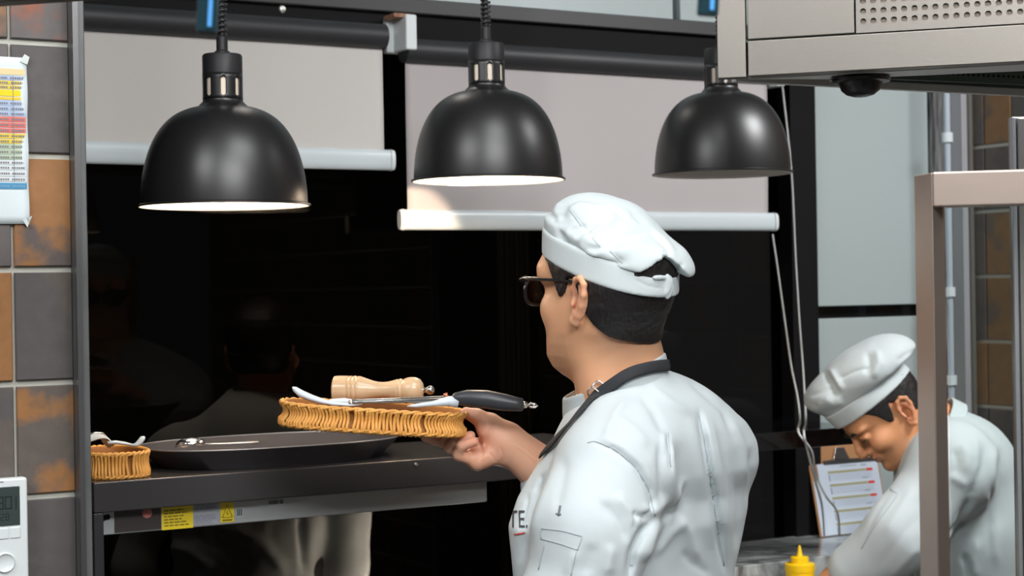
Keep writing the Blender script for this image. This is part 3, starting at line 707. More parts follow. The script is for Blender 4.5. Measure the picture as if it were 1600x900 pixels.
# upper plain panel, then the perforated one
xs = (PD(1329, 60, Bc.y).x - Bc.x) / fx.x * .985
m = MB(); m.box(.001, xs - .001, 0, .02, zb1 - HZ + .0005, .85, MF); m.build('plain_panel', STEEL, t, bevel=.0015)
def perforated(parent, M, x0, z0, nx, nz, pitch, r, x1, z1, mt, back, frame=True):
    m = MB(); K = 16
    for i in range(nx):
        for j in range(nz):
            cx, cz = x0 + (i + .5) * pitch, z0 + (j + .5) * pitch; vs = []
            for k in range(K):
                a = 2 * math.pi * (k + .5) / K; c, s = math.cos(a), math.sin(a); q = pitch / 2 / max(abs(c), abs(s)); vs.append((cx + q * c, 0, cz + q * s))
            for k in range(K):
                a = 2 * math.pi * (k + .5) / K; vs.append((cx + r * math.cos(a), 0, cz + r * math.sin(a)))
            for k in range(K):
                a = 2 * math.pi * (k + .5) / K; vs.append((cx + r * math.cos(a), .002, cz + r * math.sin(a)))
            fs = []
            for k in range(K): k2 = (k + 1) % K; fs.append((k, k2, K + k2, K + k)); fs.append((K + k, K + k2, 2 * K + k2, 2 * K + k))
            for k in (1, 5, 9, 13): pass
            # corner fill
            for sx, sz in ((1, 1), (-1, 1), (-1, -1), (1, -1)):
                n = len(vs); vs.append((cx + sx * pitch / 2, 0, cz + sz * pitch / 2))
                a0 = math.atan2(sz, sx) % (2 * math.pi); kk = int(a0 / (2 * math.pi) * K - .5 + 1e-6); fs.append((kk % K, n, (kk + 1) % K))
            m.add(vs, fs, M)
    X1 = x0 + nx * pitch; Z1 = z0 + nz * pitch
    return m, X1, Z1
pit = (PD(1352, 40, Bc.y).x - PD(1336.4, 40, Bc.y).x) * .985
zp0 = zb1 - HZ + .0005; hx0 = xs + .004; hz_0 = zp0 + .009
m, X1, Z1 = perforated(t, MF, hx0, hz_0, 30, 10, pit, pit * .30, None, None, STEEL, None)
m.box(xs + .001, hx0, 0, .002, zp0, Z1 + .3, MF); m.box(hx0, X1 + .2, 0, .002, zp0, hz_0, MF); m.box(hx0, X1 + .2, 0, .002, Z1, Z1 + .3, MF); m.box(X1, X1 + .2, 0, .002, hz_0, Z1, MF)
pf = m.build('perforated_panel', STEEL, t)
m = MB(); m.box(xs + .002, X1 + .2, .0045, .006, zp0, Z1 + .3, MF); m.build('filter_backing', mat('filter_backing_brown', (.24, .20, .16), .6), t)
m = MB(); cen = Vector(((Bc.x + Rr.x + Rf.x + Lf.x) / 4, (Bc.y + Rr.y + Rf.y + Lf.y) / 4, 0)); inner = [(cen.x + (q[0] - cen.x) * .93, cen.y + (q[1] - cen.y) * .80) for q in ((Bc.x, Bc.y), (Rr.x, Rr.y), (Rf.x, Rf.y), (Lf.x, Lf.y))]
m.prism(inner, zb1 + .02, HZ + .84); m.build('hood_box', STEELD, t)
# underside: rim around a recessed dark green channel with small holes
GRN = mat('green_tinted_steel', (.10, .14, .12), .35, .6)
cen_ = Vector((sum(q.x for q in (Bc, Rr, Rf, Lf, Ac)) / 5, sum(q.y for q in (Bc, Rr, Rf, Lf, Ac)) / 5, 0))
PALE = mat('rim_steel_lit', (.66, .68, .66), .5, .3)  # light caught by the hood rims is put into this paler steel
und = [(Bc.x, Bc.y), (Rr.x, Rr.y), (Rf.x, Rf.y), (Lf.x, Lf.y), (Ac.x, Ac.y)]
m = MB(); m.prism([(cen_.x + (q[0] - cen_.x) * .985, cen_.y + (q[1] - cen_.y) * .93) for q in und], HZ + .050, HZ + .054); m.build('underside', GRN, t)
def lip(p, q, wd, h, name='rim', z0=0.0, mt=STEEL):
    d = (q - p); Mx = frame_from(p, d, (0, 0, 1)); m = MB(); m.box(0, d.length, 0, wd, z0, z0 + h, Mx); return m.build(name, mt, t, bevel=.001)
pA = PZ(1440, 108, HZ) ; 
lip(Lf, Rf, .012, .012, 'rear_rim', 0, PALE)
lip(Lf, Rf, .010, .040, 'rear_wall', .0125, GRN)
g0, g1 = PZ(1335, 128, HZ), PZ(1760, 146, HZ)
m = MB(); Mx = frame_from(PZ(1300, 124, HZ), g1 - g0, (0, 0, 1)); m.box(0, (g1 - g0).length * 1.2, -.001, .002, .004, .05, Mx); m.build('channel_wall', GRN, t)
for k in range(46):
    if k == 0: m = MB()
    m.lathe([(.0001, .0006), (.0021, .0006), (.0021, 0)], Mx @ Matrix.Translation((.055 + k * .0098, -.001, .016)) @ Matrix.Rotation(math.pi / 2, 4, 'X') , 8)
m.build('channel_holes', BLACKM, t)
m = MB(); q0, q1, q2, q3 = PZ(1170, 124, HZ), PZ(1760, 92, HZ), PZ(1760, 104, HZ), PZ(1300, 124, HZ)
m.prism([(q0.x, q0.y), (q1.x, q1.y), (q2.x, q2.y), (q3.x, q3.y)], HZ, HZ + .004); m.build('front_rim', PALE, t)
kp = PZ(1344, 120, HZ); Mk = Matrix.Translation(kp) @ Matrix.Scale(1.25, 4)
m = MB(); m.lathe([(.001, -.001), (.034, -.001), (.035, -.003), (.034, -.006), (.026, -.0075), (.0245, -.010), (.022, -.016), (.016, -.021), (.008, -.0235), (.0005, -.024)], Mk, 40)
kn = m.build('lamp_dome', mat('black_plastic', (.006, .006, .007), .3), t, smooth=True)

# ================================================================== GLASS SCREEN with steel frame (right foreground)
def ground(px, Y, py=450): r = ray(px, py); return (CAM + r * Y)
c1, c2, c3 = ground(1430.5, 1.93), ground(1458.5, 1.885), ground(1478, 1.905)
c1, c2, c3 = [(c.x, c.y) for c in (c1, c2, c3)]
c4 = (c1[0] + c3[0] - c2[0], c1[1] + c3[1] - c2[1])
ztop = PD(1458, 270, 1.89).z
t = thing('glass_screen', 'steel-framed glass screen in the right foreground, standing before the bending cook', 'screen', Vector((c1[0], c1[1], 0)))
m = MB(); m.prism([c1, c2, c3, c4], 0, ztop); m.build('post', FRAMES, t, bevel=.002)
barh = ztop - PD(1490, 322, 1.87).z
bd = (Vector((c3[0], c3[1], 0)) - Vector((c2[0], c2[1], 0))).normalized(); bd = Vector((math.cos(math.radians(12)), -math.sin(math.radians(12)), 0))
s0 = Vector((c2[0], c2[1], 0)); M = frame_from(s0, bd, (0, 0, 1))
m = MB(); m.box(.0008, .55, -.001, .036, ztop - barh, ztop + .0005, M); m.build('top_rail', FRAMES, t, bevel=.002)
m = MB(); m.box(.50, .536, 0, .036, 0, ztop - barh, M); m.build('post', FRAMES, t, bevel=.002)
m = MB(); m.box(.0, .53, 0, .036, .80, .84, M); m.build('bottom_rail', FRAMES, t, bevel=.002)
m = MB(); m.box(.016, .50, .015, .021, .84, ztop - barh, M); m.build('glass_pane', GLASSC, t)

# steel cabinet edge at far right
k0 = PD(1577, 182, 3.05)
t = thing('steel_partition', 'tall steel partition at the right edge, behind the glass screen', 'partition', Vector((k0.x + .3, k0.y + .05, 0)))
SG = mat('cabinet_steel', (.36, .345, .33), .40, .75, .05, 60)
m = MB(); m.box(k0.x + .003, k0.x + .6, k0.y, k0.y + .022, .05, k0.z, Matrix.Identity(4)); m.build('body', SG, t, bevel=.004)
m = MB(); m.box(k0.x, k0.x + .008, k0.y - .012, k0.y, .05, k0.z - .002); m.build('highlight_edge', mat('edge_highlight', (.6, .62, .66), .3, .7), t, bevel=.002)  # lighter strip, the edge highlight is put into its colour
m = MB(); m.box(k0.x + .012, k0.x + .6, k0.y - .010, k0.y, .05, k0.z - .004); m.build('door', SG, t, bevel=.002)
m = MB(); m.box(k0.x + .03, k0.x + .57, k0.y - .03, k0.y + .05, 0, .05); m.build('plinth', DARKW, t)
def foldr(sp, v, f, st): return relax(fold(sp, v, f, [(l, w_ * 1.05, a * .88) for l, w_, a in st]), f, 2, .5)

# ================================================================== PEOPLE
def unit(v): v = np.array(v, dtype=float); return v / np.linalg.norm(v)
def head_frame(fwd, up):
    f = unit(fwd); u = np.array(up, dtype=float); u = unit(u - f * (u @ f)); l = np.cross(u, f); return np.stack([f, l, u]).astype(np.float32)
ZP = np.array([-.125, -.115, -.105, -.09, -.075, -.06, -.045, -.03, -.015, 0, .015, .03, .05, .07, .09, .105, .113, .118])
XF = np.array([.050, .070, .083, .0895, .0865, .0865, .0855, .083, .081, .083, .0885, .092, .0905, .084, .068, .047, .028, .0])
XB = np.array([.00, -.005, -.012, -.02, -.035, -.055, -.072, -.083, -.090, -.0945, -.097, -.098, -.095, -.088, -.072, -.052, -.034, -.005])
HW_ = np.array([.010, .028, .040, .0515, .0585, .0625, .0655, .068, .069, .071, .0735, .0755, .076, .072, .0605, .045, .030, .006])
def head_loft(p, grow=0.0, wide=0.0):
    z = p[:, 2]; zc = np.clip(z, ZP[0], ZP[-1])
    xf = np.interp(zc, ZP, XF) + grow; xb = np.interp(zc, ZP, XB) - grow; hw = np.interp(zc, ZP, HW_) + grow
    xc = xb + (xf - xb) * .46; dx = p[:, 0] - xc
    rx = np.where(dx > 0, xf - xc, xc - xb); pw = 2.25 + np.where(dx > 0, 60, 0) * wide; hw = hw + wide * np.interp(z, [-.13, -.10, -.06, 0, .05, .09], [.2, .55, .6, .35, .2, 0]); xf = xf + wide * np.interp(z, [-.13, -.09, -.05, -.03], [.8, .4, .2, 0]); rx = np.where(dx > 0, xf - xc, xc - xb)
    k = (np.abs(dx / rx) ** pw + np.abs(p[:, 1] / hw) ** pw) ** (1 / pw)
    d = (k - 1) * np.minimum(rx, hw) * .95
    dz = np.maximum(np.maximum(z - ZP[-1] - grow, ZP[0] - z), 0)
    return np.maximum(d, -.05) + dz
def ear_sdf(p, s):
    q = p.copy(); q[:, 1] *= s                                  # mirrored to +y
    c = np.array([-.014, .0735, -.022], dtype=np.float32); q = (q - c) / 1.13
    # ear plane: x back, z up, leaning outwards towards the back
    a = math.radians(8); ca, sa = math.cos(a), math.sin(a)
    x = -(q[:, 0] * ca - q[:, 1] * sa); y = q[:, 0] * sa + q[:, 1] * ca; z = q[:, 2]
    t = math.radians(8); x, z = x * math.cos(t) - z * math.sin(t), x * math.sin(t) + z * math.cos(t)
    e = np.stack([x, y, z], 1).astype(np.float32)
    rim = [(-.006, .001, .002), (-.0075, .004, .014), (-.001, .0065, .0265), (.009, .0075, .0295), (.0175, .0075, .023), (.0185, .007, .010), (.0145, .006, -.004), (.008, .005, -.017), (.0015, .003, -.026), (-.004, .001, -.024), (-.0065, 0, -.016)]
    d = chain(e, rim, [.0028, .0032, .0036, .0038, .0038, .0038, .0038, .0046, .0062, .005, .003], .003)
    plate = ell(e, (.006, .0005, .003), (.0135, .0030, .026)); d = smin(d, plate, .004)
    anti = chain(e, [(.004, .004, .020), (.0105, .0055, .014), (.0108, .006, .002), (.006, .0055, -.010), (.0, .004, -.015)], [.002, .0028, .003, .003, .003], .003); d = smin(d, anti, .003)
    d = smax(d, -ell(e, (.0020, .007, -.001), (.0080, .0115, .0130)), .002)
    trag = cone(e, (-.0065, .002, .000), (-.005, .005, -.006), .0035, .003); d = smin(d, trag, .002)
    return d * 1.13
def head_sdf(p, full=True, ears=True, wide=0.0):
    d = head_loft(p, 0.0, wide)
    y = np.abs(p[:, 1]); ps = p.copy(); ps[:, 1] = y
    if full:
        d = smin(d, ell(ps, (.074, .030, .018), (.018, .026, .008)), .012)                       # brow ridge
        d = smax(d, -ell(ps, (.094, .033, .001), (.014, .017, .0125)), .012)                     # eye sockets
        d = smin(d, ell(ps, (.0735, .032, .000), (.0125, .0135, .0115)), .003)                      # eyeball with lids
        d = smin(d, chain(ps, [(.078, .018, .001), (.0875, .031, .0035), (.0815, .045, .000)], [.0018, .0022, .0018], .003), .002)
        d = smin(d, chain(ps, [(.080, .018, -.003), (.0862, .031, -.0055), (.0805, .044, -.003)], [.0014, .0018, .0014], .003), .003)
        d = smin(d, ell(ps, (.060, .045, -.030), (.026, .020, .020)), .018)                       # cheekbone
        nose = chain(ps, [(.088, 0, .012), (.095, 0, -.004), (.104, 0, -.020), (.107, 0, -.031)], [.007, .0065, .0078, .0088], .008)
        nose = smin(nose, cone(ps, (.098, 0, -.036), (.0925, .0115, -.036), .0065, .0068), .006)
        d = smin(d, nose, .010)
        d = smax(d, -cone(ps, (.101, .006, -.046), (.096, .0065, -.036), .0028, .002), .002)
        d = smin(d, ell(ps, (.0835, 0, -.056), (.0115, .022, .0145)), .010)                       # muzzle
        d = smin(d, chain(ps, [(.0935, 0, -.0535), (.0925, .008, -.0535), (.084, .021, -.0585)], [.0040, .0042, .0018], .003), .003)
        d = smin(d, chain(ps, [(.0915, 0, -.0640), (.090, .008, -.0638), (.082, .020, -.0600)], [.0050, .0046, .0018], .003), .003)
        d = smax(d, -chain(ps, [(.101, 0, -.0588), (.098, .009, -.0588), (.089, .021, -.0592)], [.0022, .0022, .0015], .002), .002)
        d = smin(d, ell(ps, (.078, 0, -.090), (.015, .018, .014)), .012)                          # chin
    if ears: d = smin(d, ear_sdf(p, 1), .003); d = smin(d, ear_sdf(p, -1), .003)
    return d
def skin_tint(p, base, lip=(.50, .20, .16), stubble=.0, hairline=None):
    c = np.tile(np.array(base, dtype=float), (len(p), 1)); y = np.abs(p[:, 1])
    def blend(wt, col):
        nonlocal c; wt = np.clip(wt, 0, 1)[:, None]; c = c * (1 - wt) + np.array(col) * wt
    blend(np.exp(-((p[:, 0] - .092) / .012) ** 2 - (y / .020) ** 4 - ((p[:, 2] + .0588) / .0085) ** 4) * .75, lip)
    e = np.exp(-((p[:, 0] + .016) / .022) ** 4 - ((p[:, 2] + .020) / .034) ** 4) * (y > .072); blend(e * .35, (.72, .28, .19))
    jaw = np.exp(-((p[:, 2] + .085) / .035) ** 4) * (p[:, 0] > .02); blend(jaw * stubble, (.30, .20, .15))
    blend(np.clip(vnoise(p, 90, 4), 0, 1) * .18, (base[0] * .95, base[1] * .78, base[2] * .72))
    return c
def hand_local(k=1.0):
    """open relaxed hand along -z from the wrist at the origin, palm towards +x, thumb to +y"""
    F = []
    for j, (yy, ln, r) in enumerate(((.030, .070, .0088), (.010, .078, .0092), (-.010, .072, .0088), (-.029, .058, .0078))):
        a = (.0, yy, -.085); b = (.006, yy * 1.1, -.085 - ln * .42); c = (.020, yy * 1.1, -.085 - ln * .74); d = (.036, yy * 1.05, -.085 - ln * .93)
        F.append(([a, b, c, d], [r * 1.05, r, r * .92, r * .8]))
    return F
def sdf_hand(p, O, R):
    q = (p - np.array(O, dtype=np.float32)) @ np.array(R, dtype=np.float32).T; d = None
    for pts, rs in hand_local():
        e = chain(q, pts, rs, .004); d = e if d is None else np.minimum(d, e)
        d = smin(d, cone(q, (0, pts[0][1] * .55, -.012), pts[0], .015, .013), .010)
    th = chain(q, [(.004, .020, -.022), (.012, .044, -.050), (.020, .054, -.078), (.026, .054, -.100)], [.015, .0115, .0098, .0082], .006)
    return smin(d, th, .008)
def hat_band(p, slope, z0, h, rx, ry, xc, t=.010):
    """solid tilted band hugging the skull; returns signed distance"""
    k = (np.abs((p[:, 0] - xc) / rx) ** 2.3 + np.abs(p[:, 1] / ry) ** 2.3) ** (1 / 2.3); d = (k - 1) * min(rx, ry)
    zl = p[:, 2] - (z0 + slope * p[:, 0]); cz = math.cos(math.atan(slope))
    return smax(smax(d, (zl - h) * cz, .006), -zl * cz, .004)

# ------------------------------------------------------------------ cook in front: head, hand, coat
S1 = Space(2.45); HC = S1.q(951, 446)
hf1 = head_frame((-math.cos(math.radians(48)), math.sin(math.radians(48)), .015), (0.01, 0, 1))
def L1(p): return (p - HC.astype(np.float32)) @ hf1.T
def to1(pts): return (np.array(pts, dtype=float) @ hf1) + HC
P1 = thing('person', 'cook in white jacket, white cap and glasses seen from behind, holding a wicker basket', 'person', Vector((.20, 2.47, 0)))
ck = lambda px, py, dy=0: S1.q(px, py, dy)
neck_a, neck_b = ck(960, 528, .015), ck(972, 640, .035)
def neck_sdf(p):
    d = cone(p, neck_a, neck_b, .059, .062)
    d = smin(d, cone(p, ck(925, 560, -.012), ck(948, 640, -.01), .028, .036), .03)
    return smin(d, cone(p, ck(990, 560, .02), ck(1010, 650, .04), .038, .045), .03)
def f_head(p):
    l = L1(p); g = l.copy(); g[:, 2] = np.where(g[:, 2] < 0, g[:, 2] / 1.14, g[:, 2]); d = head_sdf(g, ears=False, wide=.010); gs = g.copy(); gs[:, 1] = np.abs(gs[:, 1]); d = smin(d, ell(gs, (.064, .048, .020), (.022, .0215, .020)), .02); d = smin(d, ear_sdf(l, 1), .003); d = smin(d, ear_sdf(l, -1), .003)
    d = smax(d, l[:, 2] - (.018 + .33 * l[:, 0]) - .048, .02); return smin(d, neck_sdf(p), .016)
v1, q1 = nets(f_head, HC + (-.15, -.16, -.22), HC + (.16, .18, .14), .0021); v1 = relax(v1, q1, 1, .4)
# supporting hand and forearm (his right one)
DH = .21
hh = lambda px, py, d=0: S1.q(px, py, DH + d)
wrist = hh(792, 692, .004); elbow = hh(918, 800, .01)
FING = [   # from the little finger (nearest) to the forefinger, each MCP, PIP, DIP, tip
    ([hh(746, 722, -.012), hh(716, 711, -.026), hh(721, 697, -.034), hh(741, 690, -.036)], [.0095, .0088, .0082, .0074]),
    ([hh(738, 716, .006), hh(702, 699, -.008), hh(712, 690, -.022), hh(735, 681, -.024)], [.0100, .0093, .0085, .0078]),
    ([hh(734, 706, .024), hh(696, 690, .012), hh(704, 686, -.002), hh(722, 686, -.006)], [.0100, .0090, .0082, .0075]),
    ([hh(736, 698, .042), hh(690, 690, .034), hh(678, 687, .028), hh(664, 683, .026)], [.0098, .0088, .0080, .0072])]
def f_hand(p):
    d = None
    for pts, rs in FING:
        e = chain(p, pts, rs, .003); d = e if d is None else smin(d, e, .0022)
    palm = None
    for (pts, rs), r1 in zip(FING, (.015, .0155, .0155, .015)):
        e = cone(p, hh(782, 700, .004 + .3 * (pts[0][1] - DH)), pts[0], .0185, r1 * .93); palm = e if palm is None else smin(palm, e, .014)
    d = smin(d, palm, .005)
    th = chain(p, [hh(788, 684, .012), hh(766, 662, .008), hh(746, 651, -.002), hh(728, 645, -.004)], [.020, .0150, .0105, .0090], .010)
    th = smin(th, chain(p, [hh(785, 690, .0), hh(762, 672, -.004)], [.019, .017], .01), .012)
    d = smin(d, th, .010)
    d = smin(d, ell(p, hh(752, 714, -.012), (.022, .014, .014)), .008)            # heel of the palm
    arm = cone(p, wrist, elbow, .0262, .044); arm = smin(arm, cone(p, hh(796, 686, .012), hh(900, 770, .03), .022, .038), .012)
    d = smin(d, arm, .020)
    # flexor tendons and creases
    return d
vh, qh = nets(f_hand, hh(650, 840, -.085), hh(960, 620, .10), .0017); vh = relax(vh, qh, 1, .4)
vh = fold(S1, vh, qh, [([(742, 683), (750, 692), (754, 706), (748, 722)], 2.2, -.0016), ([(772, 662), (762, 684), (756, 702)], 2.5, -.0018), ([(764, 706), (770, 714), (775, 722)], 1.6, -.0012), ([(781, 696), (786, 712), (784, 726)], 2.2, -.0012), ([(800, 690), (830, 712), (855, 735)], 3.5, .0016), ([(706, 704), (716, 700), (724, 690)], 1.5, -.001)])
# hidden torso, other arm and legs, coarse
Yaw = math.radians(45); SD = np.array([math.sin(Yaw), math.cos(Yaw), 0]); FD = np.array([-math.cos(Yaw), math.sin(Yaw), 0])
def gq(q, z): q = q.copy(); q[2] = z - 1.55; return q       # same x/y at an absolute height
C0 = ck(1010, 760, .06); hipc = ck(975, 1100, .06)
shL, shR = ck(965, 735, -.115), ck(1092, 728, .19)
def f_core(p):
    d = cone(p, ck(1005, 650, .05), gq(hipc, .98), .085, .12)
    d = smin(d, cone(p, shL, shR, .05, .05), .04)
    hL, hR = gq(hipc - SD * .09, .92), gq(hipc + SD * .09, .92)
    for h_ in (hL, hR):
        kn = gq(h_, .50) + FD * .02; an = gq(h_, .10); d = smin(d, chain(p, [h_, kn, an], [.085, .058, .042], .03), .02); d = smin(d, cone(p, an, gq(h_, .045) + FD * .14, .035, .028), .02)
    eL = ck(902, 1010, -.13); wL = ck(838, 1200, -.02); d = smin(d, chain(p, [shL, eL, wL], [.05, .042, .028], .02), .02)
    d = smin(d, chain(p, [shR, elbow, wrist], [.05, .042, .026], .02), .02)
    Rh = np.stack([SD, -FD * .3 + np.array([0, 0, 0]), np.array([0, 0, 1])]); Rh = np.stack([unit(SD), unit(FD), np.cross(unit(SD), unit(FD))])
    d = smin(d, sdf_hand(p, wL, [list(SD), list(FD), [0, 0, 1]]), .008)
    return d
# moles and finger nails left out of the silhouette: two tiny moles on the neck side
def cast(bvh, px, py, off=.001):
    r = ray(px, py).normalized(); h = bvh.ray_cast(CAM, r)
    return (h[0] - r * off, h[1]) if h[0] is not None else (None, None)
# hair
def hair_region1(l):
    x, z = l[:, 0], l[:, 2]
    line = np.interp(x, [-.11, -.085, -.065, -.045, -.030, -.018, -.010, .004, .014, .024, .034, .045, .055, .075, .10], [-.094, -.094, -.088, -.074, -.046, -.016, .010, .010, -.012, -.018, .006, .030, .036, .058, .075])
    return (line - z) * .7
def f_hair(p):
    l = L1(p); n = vnoise(l, 260, 2) * .0011 + vnoise(l * np.array([1, 1, .25], dtype=np.float32), 700, 5) * .0007
    g = l.copy(); g[:, 2] = np.where(g[:, 2] < 0, g[:, 2] / 1.14, g[:, 2]); d = smin(head_loft(g, .0, .010), neck_sdf(p), .03); thick = np.clip(.0022 + (l[:, 2] + .08) * .055, .0012, .0062)
    return smax(smax(d - thick - n, hair_region1(l) + n * 1.2, .004), l[:, 2] - (.018 + .33 * l[:, 0]) - np.where((l[:, 0] < -.066) & (np.abs(l[:, 1]) < .047), .057, .004), .004)
vv, ff = nets(f_hair, HC + (-.15, -.16, -.13), HC + (.15, .16, .14), .0023)
net_obj('hair', vv, ff, HAIR, P1, S1)
# eyebrow
def f_brow(p):
    l = L1(p); l[:, 1] *= BS; return chain(l, [(.0925, .014, .018), (.0915, .030, .022), (.080, .048, .018)], [.0028, .0032, .0016], .003)
for BS in (1, -1): vv, ff = nets(f_brow, HC + (-.15, -.10, -.02), HC + (.05, .16, .06), .0016); net_obj('eyebrow', vv, ff, HAIR, P1, S1)

# chef cap with keyhole at the back
def f_band(p):
    l = L1(p); d = hat_band(l, .33, .018, .041, .1030, .0850, -.002)
    return d
def hat_cut(l):
    # lens-shaped opening at the back, above the strap
    y, zl = np.abs(l[:, 1]), l[:, 2] - (.018 + .33 * l[:, 0]); top_ = .030 + .030 * np.clip(1 - (y / .044) ** 1.25, -.5, 1)
    return np.maximum(np.maximum(zl - top_, .0285 - zl), np.maximum(l[:, 0] + .030, .060 - np.linalg.norm(l[:, :2] * np.array([1, 1.1], dtype=np.float32), axis=1)))
def f_puff(p):
    l = L1(p); zl = l[:, 2] - (.018 + .33 * l[:, 0])
    d = ell(l, (.020, 0, .086), (.066, .070, .040))
    a = math.radians(-33); c, s = math.cos(a), math.sin(a); R = [[c, 0, -s], [0, 1, 0], [s, 0, c]]
    d = smin(d, ell(l, (-.038, -.006, .053), (.088, .082, .038), R), .035)
    d = smin(d, ell(l, (-.086, -.036, .028), (.032, .034, .020), R), .03)
    d = smin(d, ell(l, (.046, .0, .106), (.038, .052, .026)), .02)
    k = np.sqrt(((l[:, 0] + .002) / .1045) ** 2 + (l[:, 1] / .0835) ** 2); d = smin(d, smax((k - 1) * .085, np.abs(zl - .040) - .014, .006), .020)
    d = smax(d, (.032 - zl) * .9, .006)
    return smax(d, -hat_cut(l), .004)
def f_band2(p):
    l = L1(p); return smax(f_band(p), -hat_cut(l), .002)
lo, hi = HC + (-.18, -.19, -.06), HC + (.20, .20, .17)
vb, fb = nets(f_band2, lo, hi, .0024); vb = relax(vb, fb, 1, .4)
vb = fold(S1, vb, fb, [([(990, 436), (1010, 446), (1040, 453)], 1.5, -.0012)])
hat1 = net_obj('chef_cap', *((lambda a, b: (foldr(S1, relax(a, b, 1, .4), b, [
    ([(866, 350), (880, 335), (905, 322), (950, 322), (1000, 335)], 5, .0055),
    ([(872, 312), (868, 330), (876, 350)], 6, .004),
    ([(862, 345), (878, 338), (892, 325)], 5, -.004),
    ([(890, 328), (905, 348), (935, 382)], 2.2, -.0022),
    ([(868, 352), (884, 386), (912, 408), (950, 414), (985, 408)], 6, -.0070),
    ([(898, 370), (922, 366), (948, 352), (966, 330)], 6, .0045),
    ([(885, 372), (905, 392), (940, 388), (975, 375)], 6, -.0045),
    ([(900, 384), (930, 398), (952, 388)], 5, .0045),
    ([(950, 392), (962, 400), (975, 410)], 2, -.003),
    ([(940, 380), (960, 372), (990, 366), (1020, 362)], 5, -.0035),
    ([(960, 392), (1000, 384), (1035, 392), (1050, 415)], 8, .0050),
    ([(900, 306), (940, 318), (985, 330), (1025, 365)], 5, -.0035),
    ([(1000, 345), (1035, 372), (1058, 402)], 5, .0035),
    ([(1010, 352), (1040, 390), (1052, 418)], 4, -.0030),
    ([(1020, 400), (1040, 408), (1058, 430)], 4, .003),
    ([(1045, 425), (1058, 418), (1070, 412)], 3, -.003),
    ([(880, 360), (900, 352), (925, 345)], 4, .003), ([(868, 350), (882, 382), (910, 405), (950, 412)], 4, -.004), ([(905, 330), (925, 322), (955, 326), (985, 345)], 4, -.004), ([(952, 388), (975, 378), (1000, 372)], 3.5, -.005), ([(895, 372), (915, 364), (935, 350)], 3.5, -.004)]), b))(*nets(f_puff, lo, hi, .0026))), CLOTH2, P1, S1)

CAPB = BVHTree.FromPolygons([tuple(FR[P1.name] @ v_.co) for v_ in hat1.data.vertices], [list(p_.vertices) for p_ in hat1.data.polygons])
band1 = net_obj('cap_band', vb, fb, CLOTH2, P1, S1); band1.parent = hat1; FR[band1.name] = FR[hat1.name]
# overlapping strap end and white tab at the back
BANDB = BVHTree.FromPolygons([tuple(x) for x in S1.world(vb)], fb.tolist())
def strip_on(name, bvh, pl, wid, mt, parent, off=.0015, th=.0012, seg=6, smooth=True, fallback=None):
    """thin band of cloth lying on a surface along a line given in the picture"""
    pts = []
    for i in range(len(pl) - 1):
        for k in range(seg): t = k / seg; pts.append((pl[i][0] * (1 - t) + pl[i + 1][0] * t, pl[i][1] * (1 - t) + pl[i + 1][1] * t))
    pts.append(pl[-1]); A = np.array(pts); sm = A.copy()
    for _ in range(3): sm[1:-1] = (sm[:-2] + 2 * sm[1:-1] + sm[2:]) / 4
    T = np.gradient(sm, axis=0); T /= np.linalg.norm(T, axis=1)[:, None]; Nn = np.stack([-T[:, 1], T[:, 0]], 1)
    rows = []; last = None; W_ = wid if not np.isscalar(wid) else [wid] * len(pl); ws = np.interp(np.linspace(0, len(pl) - 1, len(sm)), range(len(pl)), W_)
    for c, n_, w_ in zip(sm, Nn, ws):
        row = []
        for s in (-.5, -.25, 0, .25, .5):
            q = c + n_ * s * w_; h, nn = cast(bvh, q[0], q[1], 0)
            row.append(h + nn * off * (1 if nn.dot(ray(q[0], q[1])) < 0 else -1) if h is not None else None)
        known = [r_ for r_ in row if r_ is not None]
        if not known: continue
        row = [r_ if r_ is not None else min(known, key=lambda a: 1) for r_ in row]; rows.append(row)
    v = [p_ for r_ in rows for p_ in r_]; f = []
    for i in range(len(rows) - 1):
        for j in range(4): a = i * 5 + j; f.append([a, a + 1, a + 6, a + 5])
    o = make(name, v, f, mt, parent, smooth='all'); sd = o.modifiers.new('s', 'SOLIDIFY'); sd.thickness = th; sd.offset = 0; return o
def f_tab(p):
    l = L1(p); d = ell(l, (-.104, -.012, .000), (.005, .010, .0175)); return smin(d, ell(l, (-.104, .006, .012), (.005, .014, .004)), .006)
vv, ff = nets(f_tab, lo, hi, .0022); vv = vv + vnormals(vv, ff) * (vnoise(vv, 300, 3) * .0012)[:, None]; tb = net_obj('strap_tab', vv, ff, CLOTH2, P1, S1); tb.parent = hat1; FR[tb.name] = FR[hat1.name]
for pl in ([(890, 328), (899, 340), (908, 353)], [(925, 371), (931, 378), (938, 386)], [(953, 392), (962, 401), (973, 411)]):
    o = strip_on('seam_or_shade', CAPB, pl, 1.2, SEAM_OR_SHADE, P1, .0006, .0006); o.parent = hat1; FR[o.name] = FR[hat1.name]
# glasses
def g1(x, y, z): return Vector(S1.world(to1([(x, y, z)]))[0])
GL = mat('black_frame_plastic', (.010, .010, .011), .25)
m = MB()
for s in (1, -1):
    m.tube([g1(.112, s * .066, .006), g1(.090, s * .074, .008), g1(.050, s * .0785, .007), g1(.010, s * .0790, .006), g1(-.008, s * .0775, .004), g1(-.022, s * .0745, -.012)], [.0056, .0050, .0044, .0040, .0036, .002], 8, flat=.6)
    rim = []
    for k in range(20):
        a = 2 * math.pi * k / 20; c, q = math.cos(a), math.sin(a); cy = .033 + .0275 * math.copysign(abs(c) ** .75, c); cz = -.011 + .0195 * math.copysign(abs(q) ** .75, q)
        rim.append(g1(.1165 - (cy - .033) * .20 * 1 - .0, s * cy, cz))
    m.tube(rim, .0029, 8, closed=True)
    m.tube([g1(.1105, s * .058, .009), g1(.113, s * .066, .006)], .0042, 8)
